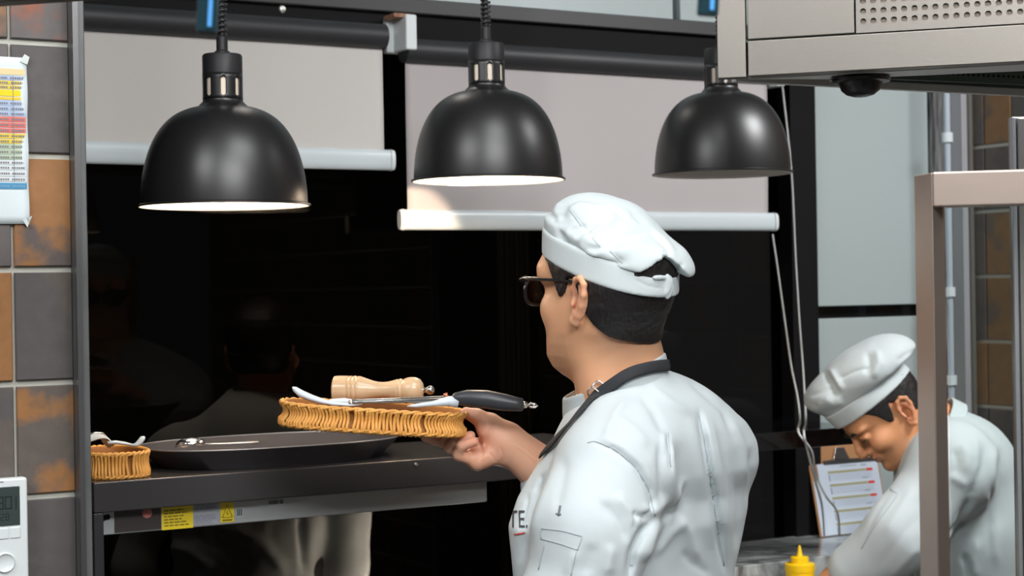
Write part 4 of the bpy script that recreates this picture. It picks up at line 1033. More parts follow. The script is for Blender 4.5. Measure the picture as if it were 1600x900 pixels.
m.tube([g1(.1215, -.008, -.006), g1(.123, 0, -.003), g1(.1215, .008, -.006)], .002, 8)
gl = m.build('glasses', GL, P1, smooth='all')
for s in (1, -1):
    v = [g1(.1165, s * .033, -.011)]; n = 20
    for k in range(n):
        a = 2 * math.pi * k / n; c, q = math.cos(a), math.sin(a); cy = .033 + .0270 * math.copysign(abs(c) ** .75, c); cz = -.011 + .019 * math.copysign(abs(q) ** .75, q); v.append(g1(.1165 - (cy - .033) * .20, s * cy, cz))
    o = make('lens', v, [[0, 1 + k, 1 + (k + 1) % n] for k in range(n)], LENS, P1); sd = o.modifiers.new('s', 'SOLIDIFY'); sd.thickness = .0015; o.parent = gl; FR[o.name] = FR[gl.name]

# coat
def ellsec(p, px0, px1, py, dyc, ratio=.62, yaw=Yaw):
    """ellipse section whose picture extent is px0..px1 at height py"""
    Y = S1.Y0 + dyc; W_ = (px1 - px0) * Y / F_PX / 2; s, c = math.sin(yaw), math.cos(yaw); a = W_ / math.sqrt(s * s + (ratio * c) ** 2); cc = S1.q((px0 + px1) / 2, py, dyc); return cc, a, a * ratio
SEC = [(572, 945, 1030, .035), (582, 925, 1055, .035), (594, 908, 1084, .04), (606, 900, 1104, .045), (622, 895, 1126, .05), (640, 888, 1146, .06), (665, 874, 1166, .065), (695, 860, 1180, .07), (730, 838, 1184, .07), (770, 812, 1176, .07), (810, 797, 1172, .06), (860, 801, 1162, .06), (900, 806, 1154, .06), (980, 812, 1150, .06), (1100, 815, 1160, .06), (1240, 810, 1165, .06)]
secs = [ellsec(None, a, b, y, d) for (y, a, b, d) in SEC]
sz = np.array([s[0][2] for s in secs])[::-1]; sx = np.array([s[0][0] for s in secs])[::-1]; sy = np.array([s[0][1] for s in secs])[::-1]; sa = np.array([s[1] for s in secs])[::-1]; sb = np.array([s[2] for s in secs])[::-1]
def f_torso(p):
    z = np.clip(p[:, 2], sz[0], sz[-1]); dx = p[:, 0] - np.interp(z, sz, sx); dy = p[:, 1] - np.interp(z, sz, sy); a = np.interp(z, sz, sa); b = np.interp(z, sz, sb)
    u = (dx * SD[0] + dy * SD[1]) / a; v = (dx * FD[0] + dy * FD[1]) / b; k = (np.abs(u) ** 2.2 + np.abs(v) ** 2.2) ** (1 / 2.2)
    d = (k - 1) * b * .9; return smax(d, np.maximum(p[:, 2] - sz[-1] - .004, sz[0] - p[:, 2]), .02)
eLc = ck(896, 960, -.135)
def f_sleeveL(p):
    d = chain(p, [ck(955, 742, -.085), ck(925, 830, -.125), eLc, ck(845, 1090, -.06)], [.082, .078, .072, .058], .03)
    return d
def f_sleeveR(p): return chain(p, [shR + np.array([0, 0, -.01]), ck(1010, 780, .24), hh(893, 775, .015), hh(868, 757, .010)], [.062, .072, .064, .054], .02)
cA, cB = ck(893, 640), ck(1040, 562)
def cplane(p):
    sl = (cB[2] - cA[2]) / (cB[0] - cA[0]); return (p[:, 2] - (cA[2] + sl * (np.clip(p[:, 0], -9, cB[0]) - cA[0])))* .88
def f_coat(p):
    d = smin(f_torso(p), f_sleeveR(p), .02); d = smin(d, cone(p, ck(975, 705, -.07), ck(1098, 704, .17), .062, .058), .05)
    d = smin(d, f_sleeveL(p), .018)
    # open neck, so the neck stands clear of the cloth
    d = smin(d, smax(cone(p, neck_a, neck_b, .0665, .078), cplane(p) + .004, .004), .012)
    d = smax(d, cplane(p), .006)
    return d + vnoise(p, 22, 9) * .0035 + vnoise(p, 55, 8) * .0008
vc, qc = nets(lambda p: np.maximum(f_core(p), np.where(p[:, 2] > -.55, f_coat(p) + .018, -1)), (-.16, -.35, -1.60), (.55, .50, -.10), .0095)
vs = np.concatenate([v1, vh, vc]); qs = np.concatenate([q1, qh + len(v1), qc + len(v1) + len(vh)])
body = net_obj('body', vs, qs, SKIN, P1, S1)
SK1 = (.80, .43, .245)
tc = skin_tint(L1(v1), SK1, stubble=.10)
lp = L1(v1); nape = np.clip(1 - np.abs(lp[:, 2] + .082 + .30 * (lp[:, 0] + .06)) / .03, 0, 1) * np.clip((-.01 - lp[:, 0]) / .04, 0, 1); tc = tc * (1 - .42 * nape[:, None]) + np.array((.16, .10, .07)) * .42 * nape[:, None]
th_ = np.tile(np.array((.82, .46, .31)), (len(vh), 1)); pxh = S1.px(vh)
redp = np.exp(-((pxh[:, 0] - 745) / 36) ** 2 - ((pxh[:, 1] - 690) / 40) ** 2)[:, None] * .45; th_ = th_ * (1 - redp) + np.array((.78, .30, .20)) * redp
set_tint(body, np.concatenate([tc, th_, np.tile(np.array(SK1), (len(vc), 1))]))
BODY1 = BVHTree.FromPolygons([tuple(x) for x in S1.world(v1)], qs[:len(q1)].tolist())
v2, q2 = nets(f_coat, (-.11, -.30, -.82), (.46, .44, -.10), .0038); v2 = relax(v2, q2, 1, .4)
STR1 = [
    ([(1044, 676), (1046, 720), (1052, 780), (1040, 830)], 7, .008), ([(1032, 690), (1034, 740), (1036, 790)], 6, -.006),
    ([(1090, 640), (1104, 700), (1114, 770), (1124, 830), (1132, 895)], 5.5, -.011), ([(1102, 640), (1116, 700), (1128, 770), (1140, 840)], 8, .006),
    ([(1076, 650), (1090, 710), (1102, 780), (1112, 860)], 9, .005),
    ([(926, 689), (960, 702), (992, 728), (1014, 766), (1023, 806)], 4, -.0055), ([(936, 684), (975, 700), (1006, 728), (1028, 770)], 6, .004),
    ([(1022, 812), (1004, 832), (990, 862), (984, 905)], 6, -.011), ([(1036, 800), (1018, 836), (1004, 880)], 8, .009), ([(1050, 800), (1075, 830), (1090, 880)], 8, .005),
    ([(1000, 790), (1020, 800), (1045, 780), (1075, 745)], 6, .006), ([(995, 806), (1030, 812), (1060, 795)], 5, -.005),
    ([(958, 770), (985, 800), (1000, 830)], 8, .007), ([(935, 780), (965, 812), (982, 850)], 7, -.005),
    ([(870, 712), (856, 750), (838, 800), (828, 850)], 7, .006), ([(856, 735), (838, 775), (822, 820), (812, 880)], 6, -.007), ([(884, 710), (878, 750), (868, 800)], 8, -.003),
    ([(900, 860), (890, 880), (884, 900)], 5, .004), ([(926, 850), (915, 900)], 8, -.004), ([(955, 850), (950, 900)], 8, .005),
    ([(980, 620), (960, 650), (945, 690)], 6, .005), ([(1000, 615), (1020, 640), (1040, 680)], 6, -.004), ([(1010, 600), (1050, 630), (1085, 650)], 6, .004),
    ([(1065, 580), (1090, 605), (1130, 640), (1150, 690)], 5, -.004), ([(1140, 650), (1160, 700), (1166, 760)], 7, .005), ([(1150, 740), (1156, 800), (1150, 860)], 6, -.005), ([(1172, 700), (1174, 750), (1168, 790)], 5, -.005),
    ([(1060, 690), (1070, 740), (1072, 800)], 8, -.004), ([(1065, 860), (1085, 880), (1110, 900)], 6, -.004), ([(1020, 870), (1050, 830), (1075, 810)], 7, .005),
    ([(960, 650), (990, 672), (1015, 700)], 8, .004), ([(940, 720), (950, 760), (945, 800)], 10, .003)]
v2 = foldr(S1, v2, q2, STR1)
v2 = fold(S1, v2, q2, [([(1090, 636), (1104, 700), (1114, 770), (1124, 830), (1134, 900)], 3.2, -.0075), ([(1099, 640), (1112, 700), (1122, 770), (1132, 830)], 3.5, .0035), ([(1044, 672), (1047, 700), (1050, 740)], 3, -.004), ([(1036, 676), (1037, 710)], 3, .003), ([(1022, 812), (1004, 832), (990, 862), (984, 905)], 3.2, -.007), ([(928, 691), (960, 702), (992, 728), (1014, 766), (1023, 806)], 2.6, -.0025),
    ([(990, 802), (1005, 806), (1022, 800)], 3, -.004), ([(992, 796), (994, 812), (992, 830)], 3, -.005), ([(1020, 776), (1018, 800)], 3, -.003), ([(826, 770), (820, 800), (812, 830)], 3, -.003), ([(848, 740), (836, 770)], 3, -.003)])
coat = net_obj('jacket', v2, q2, CLOTH, P1, S1)
COAT = BVHTree.FromPolygons([tuple(x) for x in S1.world(v2)], q2.tolist())
# standing collar round the neck, open towards the throat
def f_collar(p):
    # leans out a little at the throat
    base = cone(p, neck_a + np.array([-.004, 0, 0]), neck_b + np.array([-.004, 0, 0]), .0690, .0800); k = (cB[2] - cA[2]) / (cB[0] - cA[0])
    up = p[:, 2] - (cA[2] + .020 + k * .86 * (p[:, 0] - cA[0])); low = (cA[2] - .030 + k * (p[:, 0] - cA[0])) - p[:, 2]
    thr = (p[:, 0] - (neck_b[0])) * FD[0] + (p[:, 1] - neck_b[1]) * FD[1]; sdw = np.abs((p[:, 0] - neck_b[0]) * SD[0] + (p[:, 1] - neck_b[1]) * SD[1])
    gap = np.maximum(thr * -1 + .045, sdw - .012)                         # open at the throat
    d = smax(np.abs(base - .001) - .0022, np.maximum(up * .8, low), .002); return np.maximum(d, -gap)
vv, ff = nets(f_collar, neck_b + (-.14, -.14, -.03), neck_b + (.14, .14, .14), .0022); vv = relax(vv, ff, 1, .4); o = net_obj('collar', vv, ff, CLOTH, P1, S1); o.parent = coat; FR[o.name] = FR[coat.name]
COLLAR = BVHTree.FromPolygons([tuple(x) for x in S1.world(vv)] + [tuple(x) for x in S1.world(v2)], ff.tolist() + (q2 + len(vv)).tolist())
# seams, pleat shade, sleeve pocket, pen slot
def seam_or_shade(pl, wid=1.4, mt=SEAM_OR_SHADE, name='seam_or_shade', off=.0006): o = strip_on(name, COAT, pl, wid, mt, P1, off, .0006); o.parent = coat; FR[o.name] = FR[coat.name]; return o
seam_or_shade([(918, 692), (930, 689), (960, 701), (992, 727), (1014, 764), (1023, 806)], 1.5)
seam_or_shade([(846, 826), (878, 829), (910, 838)], 1.3); seam_or_shade([(846, 842), (874, 849), (902, 859)], 1.3); seam_or_shade([(846, 826), (846, 842)], 1.2); seam_or_shade([(910, 838), (902, 860)], 1.3)
seam_or_shade([(901, 860), (892, 900)], 1.2); seam_or_shade([(852, 848), (842, 890)], 1.2)
seam_or_shade([(876, 790), (873, 806)], 3.2, mat('pen_slot_grey', (.16, .18, .20), .7), 'pen_slot'); seam_or_shade([(869, 803), (877, 804)], 2.4, mat('pen_slot_grey'), 'pen_slot')
seam_or_shade([(1090, 642), (1103, 700), (1113, 770), (1122, 830), (1131, 884)], 1.8); seam_or_shade([(1044, 676), (1046, 700), (1048, 730)], 1.2)  # long strip along the back vent paints the pleat's shadow line
# printed letters on the chest edge
def letters(name, txt, bvh, px, py, hgt, wid, mt, parent, off=.0012, sxx=1.0, tilt=0):
    cu = bpy.data.curves.new(name, 'FONT'); cu.body = txt; cu.size = 1; to = bpy.data.objects.new(name, cu); COL.objects.link(to)
    dg = bpy.context.evaluated_depsgraph_get(); me = bpy.data.meshes.new_from_object(to.evaluated_get(dg)); bpy.data.objects.remove(to)
    bm = bmesh.new(); bm.from_mesh(me); bmesh.ops.triangulate(bm, faces=bm.faces)
    for _ in range(2): bmesh.ops.subdivide_edges(bm, edges=[e for e in bm.edges if e.calc_length() > .15], cuts=1)
    bmesh.ops.triangulate(bm, faces=bm.faces)
    X = [q.co.x for q in bm.verts]; Yy = [q.co.y for q in bm.verts]; x0, x1, y0, y1 = min(X), max(X), min(Yy), max(Yy); v = []; ok = []
    for q in bm.verts:
        a = px + (q.co.x - x0) / (x1 - x0) * wid; b = py - (q.co.y - y0) / (y1 - y0) * hgt + tilt * (a - px); h, nn = cast(bvh, a, b, 0)
        ok.append(h is not None); v.append(tuple(h + nn * off * (1 if nn.dot(ray(a, b)) < 0 else -1)) if h is not None else (0, 0, 0))
    f = [[q.index for q in fc.verts] for fc in bm.faces if all(ok[q.index] for q in fc.verts)]; bm.free()
    used = sorted({i for q in f for i in q}); mp = {i: k for k, i in enumerate(used)}
    if not f: return None
    return make(name, [v[i] for i in used], [[mp[i] for i in q] for q in f], mt, parent)
o = letters('printed_letters', 'TE.', COAT, 796, 825, 27, 29, INK, P1)
if o: o.parent = coat; FR[o.name] = FR[coat.name]
seam_or_shade([(804, 835), (812, 834), (821, 832)], 1.8, REDI, 'red_line', .0012)
# apron: neck strap with buckle, bib seen at the lower left, waist part
def ribbon(name, bvh, pl, wid_m, mt, parent, off, th):
    pts = []
    for i in range(len(pl) - 1):
        for k in range(6): t = k / 6; pts.append((pl[i][0] * (1 - t) + pl[i + 1][0] * t, pl[i][1] * (1 - t) + pl[i + 1][1] * t))
    pts.append(pl[-1]); C_, N_ = [], []
    for x, y in pts:
        h, nn = cast(bvh, x, y, 0)
        if h is not None: C_.append(np.array(h)); N_.append(np.array(nn if nn.dot(ray(x, y)) < 0 else -nn))
    C_ = np.array(C_); N_ = np.array(N_)
    for _ in range(10): C_[1:-1] = (C_[:-2] + 2 * C_[1:-1] + C_[2:]) / 4; N_[1:-1] = (N_[:-2] + 2 * N_[1:-1] + N_[2:]) / 4
    N_ /= np.linalg.norm(N_, axis=1)[:, None]; T = np.gradient(C_, axis=0); T /= np.linalg.norm(T, axis=1)[:, None]; B = np.cross(N_, T); ws = np.interp(np.linspace(0, 1, len(C_)), np.linspace(0, 1, len(wid_m)), wid_m)
    v = []; f = []
    for c, n_, b_, w_ in zip(C_, N_, B, ws):
        for s in (-.5, -.25, 0, .25, .5): v.append(c + n_ * (off - abs(s) * .002) + b_ * s * w_)
    for i in range(len(C_) - 1):
        for j in range(4): a_ = i * 5 + j; f.append([a_, a_ + 1, a_ + 6, a_ + 5])
    o = make(name, np.array(v), f, mt, parent, smooth='all'); sd = o.modifiers.new('s', 'SOLIDIFY'); sd.thickness = th; sd.offset = 0; return o
apron = ribbon('apron', COLLAR, [(1041, 571), (1020, 572), (1000, 577), (975, 588), (954, 602), (937, 615), (922, 631), (905, 651), (888, 671), (868, 693), (850, 712)], [.0165, .017, .017, .0165, .0165], APRON, P1, .0055, .0022)
def buckle():
    c, nn = cast(COLLAR, 935, 612, 0); c = c if c is not None else Vector(S1.world(np.array([ck(935, 612, -.08)]))[0])
    c = c - ray(935, 612).normalized() * .006; ax = (PD(948, 597, 2.4) - PD(926, 624, 2.4)).normalized(); sd_ = ax.cross(FV).normalized()
    m = MB(); w_, h_ = .0115, .0125; pts = [c + sd_ * a * w_ + ax * b * h_ for a, b in ((-1, -.75), (-.75, -1), (.75, -1), (1, -.75), (1, .75), (.75, 1), (-.75, 1), (-1, .75))]
    m.tube(pts, .0014, 8, closed=True); m.tube([c - sd_ * w_, c + sd_ * w_], .0012, 8); o = m.build('buckle', CHROME, P1, smooth='all'); o.parent = apron; FR[o.name] = FR[apron.name]
buckle()
def f_bib(p):      # a shell wrapped on the front of the jacket
    d = np.minimum(f_torso(p) - .009, 9); s = -(f_torso(p) - .003); cc = C0.astype(np.float32); dx = (p[:, 0] - cc[0]) * FD[0] + (p[:, 1] - cc[1]) * FD[1]
    sd_ = np.abs((p[:, 0] - cc[0]) * SD[0] + (p[:, 1] - cc[1]) * SD[1]); wid = np.interp(p[:, 2], [-1.0, -.55, -.40, -.26], [.30, .22, .13, .10])
    return np.maximum(np.maximum(d, s), np.maximum(np.maximum(.035 - dx, sd_ - wid), p[:, 2] + .335))
vv, ff = nets(f_bib, (-.16, -.25, -.80), (.40, .40, -.30), .0048); o = net_obj('apron_bib', vv, ff, APRON, P1, S1); o.parent = apron; FR[o.name] = FR[apron.name]
def lower_clothes(P, sp, hip, SDv, FDv, ztop):
    def leg(s):
        def f(p):
            h_ = gq(hip + SDv * .09 * s, ztop); return chain(p, [h_, gq(h_, .5) + FDv * .02, gq(h_, .09)], [.11, .078, .062], .03)
        return f
    def f(p): return smin(smin(leg(1)(p), leg(-1)(p), .02), ell(p, gq(hip, ztop), (.17, .15, .13)), .04)
    lo = hip - .32; hi = hip + .32; lo[2] = -1.50; hi[2] = ztop - 1.55 + .16
    v, q = nets(f, lo, hi, .010); net_obj('trousers', v, q, TROUS, P, sp)
    for s in (1, -1):
        def g(p):
            a = gq(hip + SDv * .09 * s, .06); d = smin(cone(p, a, a + FDv * .13 + np.array([0, 0, -.008]), .046, .040), cone(p, a + np.array([0, 0, .05]), a, .048, .045), .03); return smax(d, -(p[:, 2] + 1.55 - .004), .006)
        v, q = nets(g, lo, np.array([hi[0], hi[1], -1.35]), .006); net_obj('shoe', v, q, SHOE, P, sp)
lower_clothes(P1, S1, hipc, SD, FD, .92)

# ================================================================== HELD BASKET, PEPPER MILL, TONGS
def basket(name, label, C, ang, tilt, a, b, h, group, se=2.8):
    """oval wicker basket: C = centre of its underside, ang = direction of the long axis, tilt = end-to-end slope"""
    M = Matrix.Translation(C) @ Matrix.Rotation(ang, 4, 'Z') @ Matrix.Rotation(tilt, 4, 'Y')
    t = thing(name, label, 'basket', M, group)
    prof = [(1.0, .0), (1.02, .004), (1.015, .010), (.985, h * .38), (.965, h * .55), (.975, h * .75), (1.01, h - .004), (1.02, h)]
    def xy(k, s, off=0):
        c, q = math.cos(k), math.sin(k); x = math.copysign(abs(c) ** (2 / se), c); y = math.copysign(abs(q) ** (2 / se), q)
        return ((a + off) * s * x, (b + off) * s * y)
    # arc-length parametrisation of the oval
    K = 2000; P = [xy(2 * math.pi * k / K, 1) for k in range(K + 1)]; L = [0]
    for k in range(K): L.append(L[-1] + math.hypot(P[k + 1][0] - P[k][0], P[k + 1][1] - P[k][1]))
    def at(s): s = (s % L[-1]); return 2 * math.pi * np.interp(s, L, range(K + 1)) / K
    N = 132; angs = [at(L[-1] * i / N) for i in range(N)]
    v = []; f = []
    for s, z in prof:
        for k in angs: x, y = xy(k, s, -.0025); v.append(M @ Vector((x, y, z)))
    for r in range(len(prof) - 1):
        for i in range(N): f.append([r * N + i, r * N + (i + 1) % N, (r + 1) * N + (i + 1) % N, (r + 1) * N + i])
    f.append(list(range(N))[::-1])
    o = make('core', v, f, WICKD, t, smooth=True); sd = o.modifiers.new('s', 'SOLIDIFY'); sd.thickness = .003; sd.offset = -1
    # leaning upright strands all round
    m = MB(); ns = int(L[-1] / .0054); rr = random.Random(7)
    for i in range(ns):
        s0 = L[-1] * i / ns; pts = []; lean = rr.uniform(-.0016, .0016)
        if i % 20 == 0: continue
        for s, z in prof: k = at(s0 + lean * (z / h - .5) * 2); x, y = xy(k, s, .0008 + .0012 * math.sin(math.pi * z / h)); pts.append(M @ Vector((x, y, z)))
        m.tube(pts, .00255 + rr.uniform(-.0002, .0002), 6)
    m.build('woven_side', WICKER, t, smooth='all')
    for nm, z, s, r in (('rim', h - .001, 1.02, .0034), ('base_ring', .0035, 1.02, .0030)):
        m = MB()
        for ph in (0, math.pi):
            pts = []
            for i in range(N * 2): k = at(L[-1] * i / (N * 2)); w_ = i * 2 * math.pi * 22 / (N * 2) + ph; x, y = xy(k, s, .0016 * math.cos(w_)); pts.append(M @ Vector((x, y, z + .0016 * math.sin(w_))))
            m.tube(pts, r * .72, 6, closed=True)
        m.build(nm, WICKER, t, smooth='all')
    return t, M
YB = S1.Y0 + DH - .01
bc0 = PD(582, 671, YB); br, bl = PD(722, 680, YB), PD(444, 661, YB); tl = math.atan2(bl.z - br.z, br.x - bl.x)
hb, HBM = basket('wicker_basket', 'orange oval wicker basket held on the cook\'s hand, carrying tongs and a wooden mill', bc0, math.radians(6), tl, .140, .088, .036, 'orange wicker baskets')
# wooden pepper mill lying in it
def mill():
    A, B = PD(521, 609, YB + .035), PD(662, 609.5, YB + .02); ax = (B - A); Lm = ax.length; z = ax.normalized(); y = Vector((0, 0, 1)).cross(z).normalized(); x = y.cross(z)
    M = Matrix(((x.x, y.x, z.x, A.x), (x.y, y.y, z.y, A.y), (x.z, y.z, z.z, A.z), (0, 0, 0, 1)))
    t = thing('pepper_mill', 'light wooden turned pepper mill lying in the held basket', 'pepper mill', A)
    k = Lm; pr = [(.0, 0), (.018, 0), (.0215, .002), (.0222, .008), (.0222, .160 * k), (.0205, .168 * k), (.0222, .180 * k), (.0222, .205 * k), (.0203, .215 * k), (.0222, .228 * k), (.0222, .25 * k), (.0205, .262 * k), (.0218, .275 * k), (.0215, .30 * k), (.0185, .36 * k), (.0145, .44 * k), (.0128, .50 * k), (.0125, .56 * k), (.0135, .62 * k), (.0158, .68 * k), (.0172, .71 * k), (.0160, .722 * k), (.0178, .735 * k), (.0178, .755 * k), (.0162, .767 * k), (.0172, .78 * k)]
    m = MB(); m.lathe(pr, M, 40); m.build('mill_body', WOOD, t, smooth=True, angle=50)
    hd = [(.0172, .78 * k), (.0192, .81 * k), (.0204, .86 * k), (.0200, .91 * k), (.0170, .96 * k), (.011, .99 * k), (.005, 1.0 * k), (.0, 1.0 * k)]
    m = MB(); m.lathe(hd, M, 40); m.build('mill_head', WOOD, t, smooth=True, angle=50)
    m = MB(); m.lathe([(.004, k * .99), (.004, k + .004), (.0058, k + .006), (.0072, k + .010), (.0058, k + .0145), (.002, k + .017), (0, k + .017)], M, 24); m.build('knob', CHROME, t, smooth=True)
mill()
# tongs: two silicone heads, steel arms, charcoal handle, ring
def tongs():
    yb = YB - .055; p = lambda x, y, d=0: PD(x, y, yb + d)
    t = thing('tongs', 'kitchen tongs with pale silicone heads and charcoal handle lying across the held basket', 'tongs', p(650, 630))
    # steel channel arms
    for dd, off in ((0, 0), (.018, -3)):
        a, b = p(545, 631 + off, dd), p(700, 628 + off, dd); z = (b - a).normalized(); n_ = 24; m = MB(); up = Vector((0, 0, 1)); sd_ = z.cross(up).normalized(); up = sd_.cross(z); v = []; f = []
        for i in range(n_ + 1):
            s = i / n_; c = a.lerp(b, s); w_ = .0045 + .004 * s
            for q in range(9): an = math.pi * q / 8; v.append(c + sd_ * math.cos(an) * w_ + up * math.sin(an) * w_ * .8)
        for i in range(n_):
            for q in range(8): j = i * 9 + q; f.append([j, j + 1, j + 10, j + 9])
        o = make('arm', v, f, CHROME, t, smooth='all'); o.modifiers.new('s', 'SOLIDIFY').thickness = .001
    def head(pts, ws, th, nm='silicone_head'):
        # scalloped spoon-shaped head: flattened tube
        m = MB(); m.tube(pts, ws, 16, flat=th); m.build(nm, SILIC, t, smooth='all')
    head([p(457, 605, .0), p(461, 608, 0), p(470, 615, 0), p(486, 622, 0), p(502, 627, 0), p(520, 631, 0), p(548, 633, 0), p(562, 632, 0)], [.002, .0075, .0105, .0100, .0085, .006, .005, .003], .55)
    head([p(500, 633, .02), p(520, 628, .02), p(538, 627, .02), p(556, 629, .02), p(566, 631, .02)], [.003, .006, .0065, .005, .003], .8)
    m = MB(); m.tube([p(636, 635, -.012), p(650, 634, -.012), p(676, 631, -.01), p(700, 627, -.004), p(714, 628, 0)], [.001, .0035, .0045, .0085, .0105], 14, flat=.9); m.build('silicone_collar', SILIC, t, smooth='all')
    m = MB(); m.tube([p(706, 628), p(712, 623), p(730, 622), p(760, 624), p(790, 629), p(806, 631.5), p(816, 632.5), p(818, 632.5)], [.006, .0095, .0125, .0140, .0128, .0108, .0098, .007], 24, flat=1.0); m.build('handle', HANDLE, t, smooth='all')
    m = MB(); m.tube([p(816, 632.5), p(824, 633)], [.0055, .0045], 14); m.tube([p(824, 633), p(829, 630.5), p(836, 631.5), p(839.5, 634), p(836, 636.5), p(829, 636)], .0018, 8, closed=True); m.build('hanging_ring', CHROME, t, smooth='all')
    m = MB(); m.tube([p(694, 619, .0), p(700, 617, .0)], .004, 10); m.build('rivet', mat('copper_rivet', (.6, .22, .12), .35, .8), t, smooth='all')
tongs()

# ================================================================== THINGS ON THE PASS SHELF
def tray():
    w_ = 2.745; c = WP((UW(424, 720, w_)[0]), w_, SZ); a, b = .225, .135; H = .034; M = Matrix.Translation(c) @ WALLM
    t = thing('serving_tray', 'large black oval tray with thin pale rim on the serving shelf', 'tray', M)
    pr = [(0, .002), (.80, .002), (.84, .004), (.97, H - .003), (1.0, H), (1.005, H - .0015), (.99, H - .004), (.86, .0005), (.80, 0), (0, 0)]
    m = MB(); m.lathe([(r, z) for r, z in pr], M @ Matrix.Diagonal((a, b, 1, 1)), 96, se=2.5); m.build('tray_body', TRAYM, t, smooth=True, angle=50)
    m = MB(); pts = []
    for k in range(128):
        q = 2 * math.pi * k / 128; cc, ss = math.cos(q), math.sin(q); pts.append(M @ Vector((a * 1.002 * math.copysign(abs(cc) ** .8, cc), b * 1.002 * math.copysign(abs(ss) ** .8, ss), H)))
    m.tube(pts, .0013, 8, closed=True); m.build('tray_rim', mat('worn_rim', (.30, .30, .31), .35, .6), t, smooth='all')
    m = MB(); pts = []
    return M
TM = tray()
def spoon():
    w_ = 2.715; z = SZ + .0345
    a = PW(300, 700, w_); a.z = z; b = PW(405, 701, w_ - .02); b.z = z
    d = (b - a).normalized(); M = frame_from(a, d, (0, 0, 1))
    t = thing('serving_spoon', 'shiny metal serving spoon turned bowl-up on the rim of the black tray', 'spoon', a)
    L = (b - a).length; v = []; f = []; n = 20
    for i in range(9):
        r = i / 8; hz = .0155 * (1 - r * r) ** .5
        for k in range(n): q = 2 * math.pi * k / n; v.append(M @ Vector((.026 * r * math.cos(q) - .002, .017 * r * math.sin(q), hz + .001)))
    for i in range(8):
        for k in range(n): f.append([i * n + k, i * n + (k + 1) % n, (i + 1) * n + (k + 1) % n, (i + 1) * n + k])
    o = make('bowl', v, f, CHROME, t, smooth='all'); o.modifiers.new('s', 'SOLIDIFY').thickness = .001
    m = MB(); m.tube([M @ Vector(q) for q in ((.020, 0, .004), (.035, 0, .0035), (L * .55, 0, .003), (L * .9, 0, .003), (L, 0, .003))], [.0035, .003, .0042, .0065, .004], 12, flat=.35); m.build('handle', mat('pale_metal', (.75, .74, .70), .3, .8), t, smooth='all')
spoon()
# second basket at the post
w_ = 2.66; e1 = UW(232, 736, w_)[0]; cc = WP(e1 - .052, w_ + .03, SZ)
bk2, B2M = basket('wicker_basket', 'small orange wicker basket on the shelf beside the steel post, with napkin and white spoon', cc, TH, 0, .0505, .075, .040, 'orange wicker baskets')
def napkin():
    w2 = w_ + .005; a = PW(141, 690, w2); t = thing('folded_napkin', 'white folded napkin sticking up from the basket by the steel post', 'napkin', a)
    v = []; f = []; n = 10
    P_ = [PW(x, y, w2) for x, y in ((126, 700), (150, 692), (166, 681), (176, 694))]; dep = Vector((-ST, CT, 0)) * .05
    line = [PW(x, y, w2) for x, y in ((118, 697), (138, 690), (150, 684), (160, 680), (166, 681), (171, 690), (176, 698))]
    for k in range(n + 1):
        for i, q in enumerate(line): v.append(q + dep * (k / n - .3) + Vector((0, 0, .003 * math.sin(i * 1.3 + k * .5))))
    m_ = len(line)
    for k in range(n):
        for i in range(m_ - 1): j = k * m_ + i; f.append([j, j + 1, j + m_ + 1, j + m_])
    o = make('cloth', v, f, PAPER, t, smooth='all'); o.modifiers.new('s', 'SOLIDIFY').thickness = .002; o.modifiers.new('u', 'SUBSURF').render_levels = 2
    m = MB(); m.tube([PW(x, y, w2 - .01) for x, y in ((136, 678), (150, 676), (160, 677), (167, 682))], [.002, .0035, .0035, .002], 10, flat=.5); m.build('silver_fold', CHROME, t, smooth='all')
napkin()
def cutlery():
    w2 = w_ - .012; p = lambda x, y: PW(x, y, w2); t = thing('cutlery', 'white plastic spoon lying across the basket by the steel post', 'spoon', p(200, 695))
    m = MB(); m.tube([p(226, 683), p(223, 684.5), p(219, 690), p(213, 695), p(205, 696)], [.003, .0068, .0075, .0055, .003], 14, flat=.6); m.build('spoon_bowl', RAILW, t, smooth='all')
    m = MB(); m.tube([p(208, 695.5), p(195, 693), p(180, 691), p(168, 692)], [.003, .0045, .005, .004], 12, flat=.6); m.build('spoon_handle', RAILW, t, smooth='all')
cutlery()

# ================================================================== WORKTOP: squeeze bottle, clipboard
def bottle():
    w_ = 2.93; c = PW(1250, 900, w_); z = TZ; c = WP(*uw(c)[:2], TZ); Y = c.y; s = Y / F_PX
    top_z = PD(1250, 852, Y).z; sh_z = PD(1250, 880, Y).z; cap_z = PD(1250, 874.5, Y).z; r = 22.5 * s
    t = thing('squeeze_bottle', 'bright yellow squeeze bottle with pointed nozzle before the marble worktop', 'bottle', c); M = Matrix.Translation((c.x, c.y, 0))
    m = MB(); m.lathe([(0, z), (r * .95, z), (r, z + .004), (r, sh_z - .012), (r * 1.0, sh_z - .006), (r * .9, sh_z - .006)], M, 40); m.build('bottle_body', BOTY, t, smooth=True)
    m = MB(); m.lathe([(r * 1.04, sh_z - .016), (r * 1.04, sh_z - .001), (r * 1.0, sh_z), (r * .62, sh_z + .0005), (r * .62, cap_z + .006), (r * .58, cap_z + .007), (r * .22, cap_z + .0075), (r * .20, cap_z + .010), (r * .08, top_z - .001), (r * .04, top_z), (0, top_z)], M, 40)
    m.build('nozzle_cap', BOTY, t, smooth=True)
bottle()
